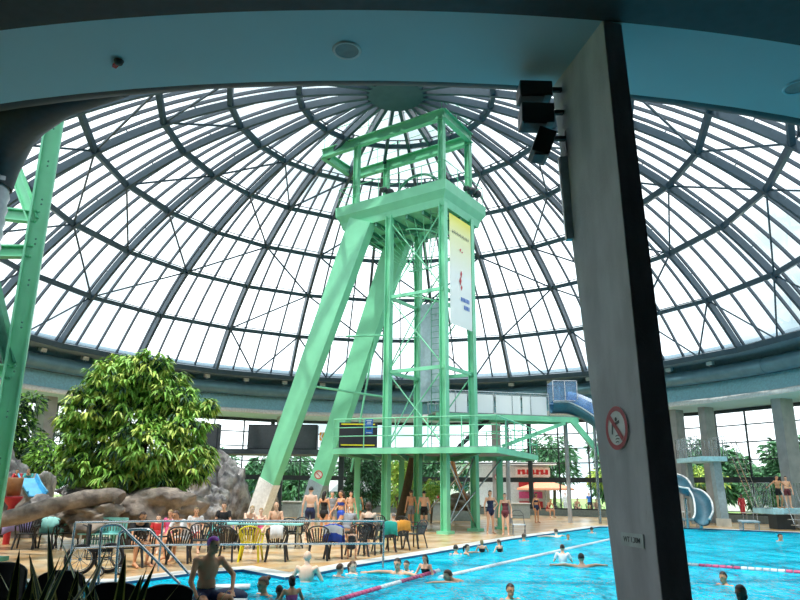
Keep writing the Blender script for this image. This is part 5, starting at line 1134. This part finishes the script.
GARM = {'trunks': {'pelvis': (0, 1), 'thighL': (0, .55), 'thighR': (0, .55)}, 'briefs': {'pelvis': (0, 1), 'thighL': (0, .1), 'thighR': (0, .1)},
        'onepiece': {'pelvis': (0, 1), 'waist': (0, 1), 'chest': (0, .52), 'thighL': (0, .08), 'thighR': (0, .08)}, 'top': {'chest': (.12, .5)},
        'shirt': {'waist': (0, 1), 'chest': (0, .86), 'pelvis': (.5, 1), 'uarmL': (0, .6), 'uarmR': (0, .6)}, 'dress': {'waist': (0, 1), 'chest': (0, .6), 'pelvis': (0, 1), 'thighL': (0, .5), 'thighR': (0, .5)},
        'robe': {'waist': (0, 1), 'chest': (0, .86), 'pelvis': (0, 1), 'uarmL': (0, 1), 'uarmR': (0, 1), 'farmL': (0, .7), 'farmR': (0, .7), 'thighL': (0, 1), 'thighR': (0, 1), 'shinL': (0, .4), 'shinR': (0, .4)}}
def garment(B, kind):
    if kind in B['cl']: return B['cl'][kind]
    spec = GARM[kind]; keep = np.zeros(len(B['co']), bool)
    for n_, (a_, b_) in spec.items(): keep |= (B['names'] == n_) & (B['t'] >= a_-1e-6) & (B['t'] <= b_+1e-6)
    off_ = .02 if kind in ('robe', 'shirt', 'dress') else .008
    pf = [p for p in B['polys'] if all(keep[i] for i in p)]; used = sorted({i for p in pf for i in p}); ix = {v_: k for k, v_ in enumerate(used)}
    me = bpy.data.meshes.new(kind); me.from_pydata([tuple(B['co'][i] + B['nr'][i]*off_) for i in used], [], [tuple(ix[i] for i in p) for p in pf]); me.polygons.foreach_set('use_smooth', [True]*len(pf)); me.materials.append(M['navy']); me.update()
    B['cl'][kind] = me; return me
HAIR = {}
def hair(B, style, key):
    if (key, style) in HAIR: return HAIR[(key, style)]
    hd, Rh = B['hd'], B['Rh']; bm = bmesh.new(); bmesh.ops.create_icosphere(bm, subdivisions=3, radius=1)
    low_ = -.9 if style in ('long', 'bob') else -.35
    kill = [v_ for v_ in bm.verts if (v_.co.y < -.25 and v_.co.z < .38) or v_.co.z < low_]
    bmesh.ops.delete(bm, geom=kill, context='VERTS'); s_ = (.084, .104, .112) if style != 'short' else (.081, .10, .108)
    for v_ in bm.verts:
        n_ = noise.noise(v_.co*6)*.03; v_.co = hd + Rh @ V((v_.co.x*s_[0]*(1+n_), .004 + v_.co.y*s_[1]*(1+n_), .022 + v_.co.z*s_[2]*(1+n_)))
    me = bpy.data.meshes.new('hair'); bm.to_mesh(me); bm.free(); mb = MB(); mb.add([v_.co for v_ in me.vertices], [tuple(p.vertices) for p in me.polygons], True)
    q = lambda x, y, z: hd + Rh @ V((x, y, z))
    if style == 'bun': mb.ell(q(0, .10, .09), (.045, .045, .04))
    if style == 'tail': mb.tube([q(0, .10, .05), q(0, .14, .0), q(0, .13, -.08), q(0, .11, -.16)], [.03, .032, .026, .01], 8)
    if style == 'long': mb.tube([q(0, .06, .03), q(0, .10, -.08), q(0, .10, -.17), q(0, .09, -.24)], [.07, .07, .062, .03], 10)
    if style == 'bob': mb.ell(q(0, .035, -.05), (.082, .07, .07))
    me = bpy.data.meshes.new('hair'); me.from_pydata(mb.v, [], mb.f); me.polygons.foreach_set('use_smooth', mb.sm); me.materials.append(M['hair_dark']); me.update(); HAIR[(key, style)] = me; return me
EYES = {}
def link_mesh(name, me, mt, parent):
    o = bpy.data.objects.new(name, me); COL.objects.link(o); o.parent = parent; o.material_slots[0].link = 'OBJECT'; o.material_slots[0].material = M[mt]; return o
PN = [0]
def person(label, pose, loc, face=0, h=1.72, skin='skin', hairm='hair_dark', style='short', wear=(), female=False, cat='person', group=None, eyes=True, name='person', cap=None):
    B = body(pose, female); key = pose + ('_f' if female else '_m')
    g = thing(name, label, cat, loc, face, group, local=True); s = h/1.74; g.scale = (s, s, s)
    link_mesh('body', B['me'], skin, g)
    for kind, mt in wear: link_mesh({'onepiece': 'swimsuit', 'top': 'bikini_top', 'briefs': 'swim_briefs', 'trunks': 'swim_trunks'}.get(kind, kind), garment(B, kind), mt, g)
    if cap: link_mesh('swim_cap', hair(B, 'short', key), cap, g)
    elif style: link_mesh('hair', hair(B, style, key), hairm, g)
    if eyes:
        if key not in EYES:
            hd, Rh = B['hd'], B['Rh']; L_ = []
            for sx_ in (-1, 1): mb = MB().ell(hd + Rh @ V((.031*sx_, -.083, .012)), (.013, .008, .008), Rh, 8, 6); me = bpy.data.meshes.new('eye'); me.from_pydata(mb.v, [], mb.f); me.materials.append(M['eye']); L_.append(me)
            mb = MB().ell(hd + Rh @ V((0, -.092, -.052)), (.022, .006, .007), Rh, 8, 6); me = bpy.data.meshes.new('mouth'); me.from_pydata(mb.v, [], mb.f); me.materials.append(M['lips']); L_.append(me); EYES[key] = L_
        for me, n_, mt in zip(EYES[key], ('eye', 'eye', 'mouth'), ('eye', 'eye', 'lips')): link_mesh(n_, me, mt, g)
    return g
G = lambda x, y: at(x, y)
def stand(x, yf, lab, pose='stand', **k): return person(lab, pose, G(x, yf), **k)
def chairsit(x, y, lab, rz, pose='sit', **k): return person(lab, pose, G(x, y), face=rz, **k)
def swim(x, y, lab, pose='swim', face=0, **k):           # y is where the neck meets the water
    p = at(x, y, -.05); c2 = Vector((p.x, p.y)); lim = .5 if pose not in ('reach',) else .75
    for i in range(len(POOL)):
        a_, b_ = Vector(POOL[i]), Vector(POOL[(i+1) % len(POOL)]); e = (b_-a_).normalized(); nn = Vector((-e.y, e.x)); d_ = (c2-a_).dot(nn); t_ = (c2-a_).dot(e)
        if -.3 < t_ < (b_-a_).length+.3 and -.8 < d_ < lim: c2 += nn*(lim-d_)
    p.x, p.y = c2.x, c2.y
    return person(lab, pose, p, face=face, **k)
AW = PI                                                   # back to the camera
# standing on the deck
stand(309, 540, 'man seen from behind in navy swim trunks standing behind the chairs', face=AW+.1, h=1.84, skin='skin_pale', hairm='hair_dark', wear=[('trunks', 'navy')])
stand(323, 538, 'woman in a black swimsuit standing behind the royal blue towel', face=AW-.4, h=1.68, female=True, skin='skin_tan', style='long', wear=[('onepiece', 'black_cloth')])
stand(331, 533, 'person in a grey shirt standing between the woman in black and the blond bikini woman', 'hip', face=.3, h=1.66, skin='skin', hairm='hair_grey', wear=[('shirt', 'grey_cloth'), ('trunks', 'grey_cloth')])
stand(340, 541, 'brown haired woman in a blue and white bikini turned towards the chairs', 'walk', face=-.9, h=1.72, female=True, skin='skin_tan', hairm='hair_brown', style='long', wear=[('briefs', 'blue'), ('top', 'blue')])
stand(350, 531, 'person with reddish skin standing just behind the blue bikini woman', face=.5, h=1.66, skin='skin', hairm='hair_brown', wear=[('trunks', 'white_cloth')])
stand(358, 523, 'woman in a pale teal dress standing far back with arms lowered', 'hip', face=AW, h=1.6, female=True, skin='skin_tan', style='bun', wear=[('dress', 'teal_light')])
stand(424, 531, 'shirtless young man in black trunks with his back to the pool', face=AW-.1, h=1.72, skin='skin', wear=[('trunks', 'black_cloth')])
stand(411, 530, 'shirtless man left of the young man in black trunks, half behind the trunk', face=AW+.5, h=1.74, skin='skin_tan', hairm='hair_brown', wear=[('trunks', 'grey_cloth')])
stand(441, 518, 'person in a red top behind the front leg of the tower', face=.4, h=1.7, skin='skin_dark', wear=[('shirt', 'red'), ('trunks', 'black_cloth')])
stand(491, 534, 'woman in a dark navy one piece swimsuit standing by the pool', 'hip', face=.25, h=1.76, female=True, skin='skin', hairm='hair_dark', style='bob', wear=[('onepiece', 'navy')])
stand(506, 535.5, 'woman in a maroon one piece swimsuit with short dark hair', face=-.25, h=1.66, female=True, skin='skin', wear=[('onepiece', 'maroon')])
stand(537, 523, 'woman in a dark blue bikini standing near the parasol window', 'stand', face=.5, h=1.62, female=True, skin='skin_tan', style='bob', wear=[('briefs', 'navy'), ('top', 'navy')])
chairsit(549, 518, 'blond bather bending forward on a chair in a red swimsuit by the far glass', .4, 'sitfwd', skin='skin', hairm='hair_blond', wear=[('onepiece', 'red')])
stand(566, 513.5, 'dark haired person wrapped in a long white robe by the far glass', face=.2, h=1.6, skin='skin', wear=[('robe', 'white_cloth')])
chairsit(577, 515, 'shirtless bather leaning forward on a chair by the far glass', .1, 'sitfwd', skin='skin', wear=[('trunks', 'black_cloth')])
chairsit(597, 516.5, 'pale bather leaning forward on a chair right beside the big column', -.2, 'sitfwd', skin='skin_pale', hairm='hair_brown', wear=[('trunks', 'black_cloth')])
stand(590, 513, 'person in a blue shirt standing behind the seated bathers', face=.1, h=1.6, skin='skin_tan', wear=[('shirt', 'blue_sign'), ('trunks', 'navy')])
stand(744, 521, 'person in a long red robe beside the diving tower steps', face=.3, h=1.68, skin='skin_dark', wear=[('robe', 'red')])
stand(710, 522, 'small far person in red between the slide and the slanting leg', face=.3, h=1.2, skin='skin', wear=[('shirt', 'red'), ('trunks', 'orange')])
# boys on the low platform
for x, lab, hh, fa, po, w_ in ((780, 'thin boy in black trunks spreading his arms on the low diving platform', 1.62, .15, 'wide', 'black_cloth'), (789, 'boy in maroon trunks behind the boy with spread arms', 1.6, -.2, 'stand', 'maroon')):
    q = atY(x, 505, Yp - .05 + (.45 if x > 785 else 0)); q.z = ptop; person(lab, po, q, face=fa, h=hh, skin='skin_tan' if x < 785 else 'skin', wear=[('trunks', w_)])
# children on the slide rocks
for x, yt, lab, sh, hm in ((18, 466, 'child in a red shirt at the top of the blue slide', 'red', 'hair_brown'), (29, 466, 'child in a green and blue shirt at the top of the blue slide', 'teal', 'hair_blond')):
    q = atY(x, 479.5, 25.6); person(lab, 'sitfwd', V((q.x, q.y, q.z-.52)), face=.2, h=1.25, skin='skin', hairm=hm, wear=[('shirt', sh), ('trunks', 'blue')])
stand(4, 530, 'dark haired person in a dark red swimsuit at the left edge by the water toy', face=-.8, h=1.7, female=True, skin='skin', hairm='hair_brown', style='long', wear=[('onepiece', 'maroon')])
# sitting in the chair rows
chairsit(131, 566, 'dark haired person in black seated beside the wheelchair behind the rail', .9, 'sitfwd', skin='skin_tan', hairm='hair_brown', style='bob', wear=[('shirt', 'black_cloth'), ('trunks', 'black_cloth')])
chairsit(155, 553, 'small child in a red and white top seated behind the rail', .2, 'sit', h=1.35, skin='skin_pale', hairm='hair_brown', wear=[('shirt', 'red')])
chairsit(166, 552, 'bather in a pink shirt seated just right of the child in red', -.2, 'sit', h=1.5, skin='skin', hairm='hair_blond', style='bob', wear=[('shirt', 'pink')])
chairsit(180, 560, 'bather in a white shirt leaning forward on a chair behind the rail', -.5, 'sitfwd', h=1.7, skin='skin_tan', hairm='hair_brown', wear=[('shirt', 'white_cloth'), ('trunks', 'white_cloth')])
chairsit(193, 552, 'bather in a cream shirt seated left of the man in the purple cap', .3, 'sit', h=1.6, skin='skin', hairm='hair_blond', wear=[('shirt', 'white_cloth'), ('trunks', 'red')])
chairsit(221, 545, 'dark haired bather in a black and white top in front of the rock pile', .1, 'sit', h=1.72, skin='skin', hairm='hair_brown', wear=[('shirt', 'black_cloth'), ('trunks', 'grey_cloth')])
chairsit(245, 545, 'pale bather leaning over the long table below the green strut', .8, 'sitfwd', h=1.72, skin='skin_pale', hairm='hair_blond', wear=[('trunks', 'grey_cloth')])
chairsit(259, 545, 'child in a pink swimsuit beside the long table', .1, 'sit', h=1.5, skin='skin_pale', hairm='hair_blond', style='tail', female=True, wear=[('onepiece', 'pink')])
chairsit(274, 546, 'bald shirtless bather seated at the right end of the long table', .1, 'sit', h=1.76, skin='skin', style=None, wear=[('trunks', 'grey_cloth')])
chairsit(367, 553, 'heavily built brown haired woman seated with her back to the pool in a striped top', AW+.3, 'sit', h=1.85, female=True, skin='skin_pale', hairm='hair_brown', style='bob', wear=[('onepiece', 'black_cloth')])
chairsit(347, 546, 'person with a grey and white towel seated behind the blue towel', AW-.4, 'sitfwd', h=1.72, skin='skin', hairm='hair_blond', wear=[('shirt', 'grey_cloth')])
chairsit(393, 549, 'grey haired child seated between the green and orange towels', AW+.2, 'sit', h=1.4, skin='skin', hairm='hair_grey', wear=[('trunks', 'orange')])
chairsit(351, 560, 'long haired girl crouching at the pool edge with her back to the pool', AW, 'sitfwd', h=1.1, female=True, skin='skin', hairm='hair_brown', style='long', wear=[('onepiece', 'black_cloth')])
# man with the purple cap on the ledge
pm = atY(203, 592, 10.8); ledge = MB().box((pm.x-.1, 11.15, -.62), (1.2, .9, 1.45)).build('trim_4', 'coping'); struct(ledge)
person('shirtless man in a purple swim cap sitting on the pool ledge', 'ledge', V((pm.x, 10.95, .13)), face=.55, h=1.84, skin='skin_tan', style=None, cap='purple_cap', wear=[('trunks', 'navy')])
# in the water
swim(264, 595, 'woman with brown hair in a bun in the water at the bottom edge', 'swim', face=-.8, h=1.9, female=True, skin='skin_tan', hairm='hair_brown', style='bun', wear=[('onepiece', 'navy')])
swim(291, 602, 'dark haired girl with pink straps in the water at the bottom edge', 'wade', face=AW+.5, h=1.25, female=True, skin='skin_tan', style='bob', wear=[('onepiece', 'pink')])
swim(279, 599, 'dark haired child directly left of the girl with pink straps', 'swim', face=AW+.3, h=1.35, skin='skin_dark', wear=[('trunks', 'navy')])
swim(265+26, 573, 'child with wet dark hair looking back from the water by the pool corner', 'swim', face=AW-.9, h=1.6, skin='skin_pale', hairm='hair_brown', wear=[('trunks', 'navy')])
swim(301, 581, 'bald man with a broad bare back standing in the pool', 'wade', face=AW, h=1.8, skin='skin_pale', style=None, wear=[('trunks', 'navy')])
swim(345, 573, 'pale woman facing a child in the water near the pool edge', 'swim', face=.9, h=1.65, female=True, skin='skin_pale', hairm='hair_brown', style='tail', wear=[('onepiece', 'black_cloth')])
swim(354, 573.5, 'brown haired child held close to the pale woman in the water', 'swim', face=-1.2, h=1.55, skin='skin_pale', hairm='hair_brown', wear=[('top', 'yellow')], female=True)
swim(398, 574, 'bearded dark haired man reaching out over the water by the red rope', 'reach', face=-.5, h=1.78, skin='skin', hairm='hair_dark', wear=[('trunks', 'navy')])
swim(407, 571, 'child peering over the shoulder of the bearded man', 'swim', face=-.6, h=1.45, skin='skin', hairm='hair_dark', wear=[('trunks', 'navy')])
swim(425, 574, 'dark haired girl in a black swimsuit at the end of the red rope', 'wade', face=-.6, h=1.25, female=True, skin='skin', hairm='hair_dark', style='long', wear=[('onepiece', 'black_cloth')])
swim(438, 553, 'dark haired swimmer seen from behind close to the edge, hugged by another', 'swim', face=AW, h=1.6, skin='skin', hairm='hair_dark', wear=[('trunks', 'navy')])
swim(450, 553, 'swimmer with an arm around the neighbour near the pool edge', 'reach', face=1.2, h=1.4, skin='skin', hairm='hair_dark', style='tail', female=True, wear=[('onepiece', 'black_cloth')])
swim(482, 552, 'woman with light brown hair bathing below the women in swimsuits', 'wade', face=AW, h=1.1, female=True, skin='skin', hairm='hair_blond', style='bob', wear=[('onepiece', 'black_cloth')])
swim(499, 552, 'girl with a brown ponytail bathing right of the light haired woman', 'wade', face=AW+.7, h=1.1, female=True, skin='skin', hairm='hair_brown', style='tail', wear=[('onepiece', 'black_cloth')])
swim(449, 581, 'swimmer stretched out on the water with reddish brown hair', 'prone', face=-1.35, h=1.75, skin='skin', hairm='hair_brown', wear=[('trunks', 'navy')])
swim(510, 599, 'dark haired swimmer with bare shoulders at the bottom middle of the pool', 'swim', face=.3, h=1.6, skin='skin_tan', hairm='hair_dark', wear=[('trunks', 'navy')])
swim(524, 541, 'swimmer with grey hair holding the pool edge', 'swim', face=AW, h=1.65, skin='skin_tan', hairm='hair_brown', wear=[('trunks', 'navy')])
swim(534, 536, 'pale swimmer at the pool edge right of the grey haired one', 'reach', face=AW+.5, h=1.7, skin='skin_pale', hairm='hair_brown', wear=[('trunks', 'navy')])
swim(568, 540, 'lone far swimmer in the middle of the upper lane', 'swim', face=.3, h=1.3, skin='skin_tan', hairm='hair_brown', wear=[('trunks', 'navy')])
swim(563, 562, 'woman in a white shirt standing in the pool next to the swimmer with raised arms', 'wade', face=AW-.2, h=1.35, female=True, skin='skin', hairm='hair_brown', style='bun', wear=[('shirt', 'white_cloth')])
swim(582, 567, 'dark haired swimmer with both arms stretched out sideways', 'reach', face=AW, h=1.7, skin='skin', hairm='hair_dark', wear=[('trunks', 'navy')])
swim(592, 533, 'dark haired child swimming near the far corner of the pool', 'swim', face=AW, h=1.6, skin='skin', hairm='hair_dark', wear=[('trunks', 'navy')])
swim(725, 585, 'dark haired swimmer right of the big column looking to the side', 'swim', face=-1.1, h=1.6, skin='skin_tan', hairm='hair_dark', wear=[('trunks', 'navy')])
swim(743, 604, 'dark haired woman in the bottom right with only her head and shoulder above the edge', 'swim', face=-1.0, h=1.9, female=True, skin='skin_dark', hairm='hair_dark', style='bob', wear=[('onepiece', 'black_cloth')])
swim(780, 541, 'far swimmer with black hair below the low diving platform', 'swim', face=.5, h=1.7, skin='skin_tan', hairm='hair_dark', wear=[('trunks', 'navy')])
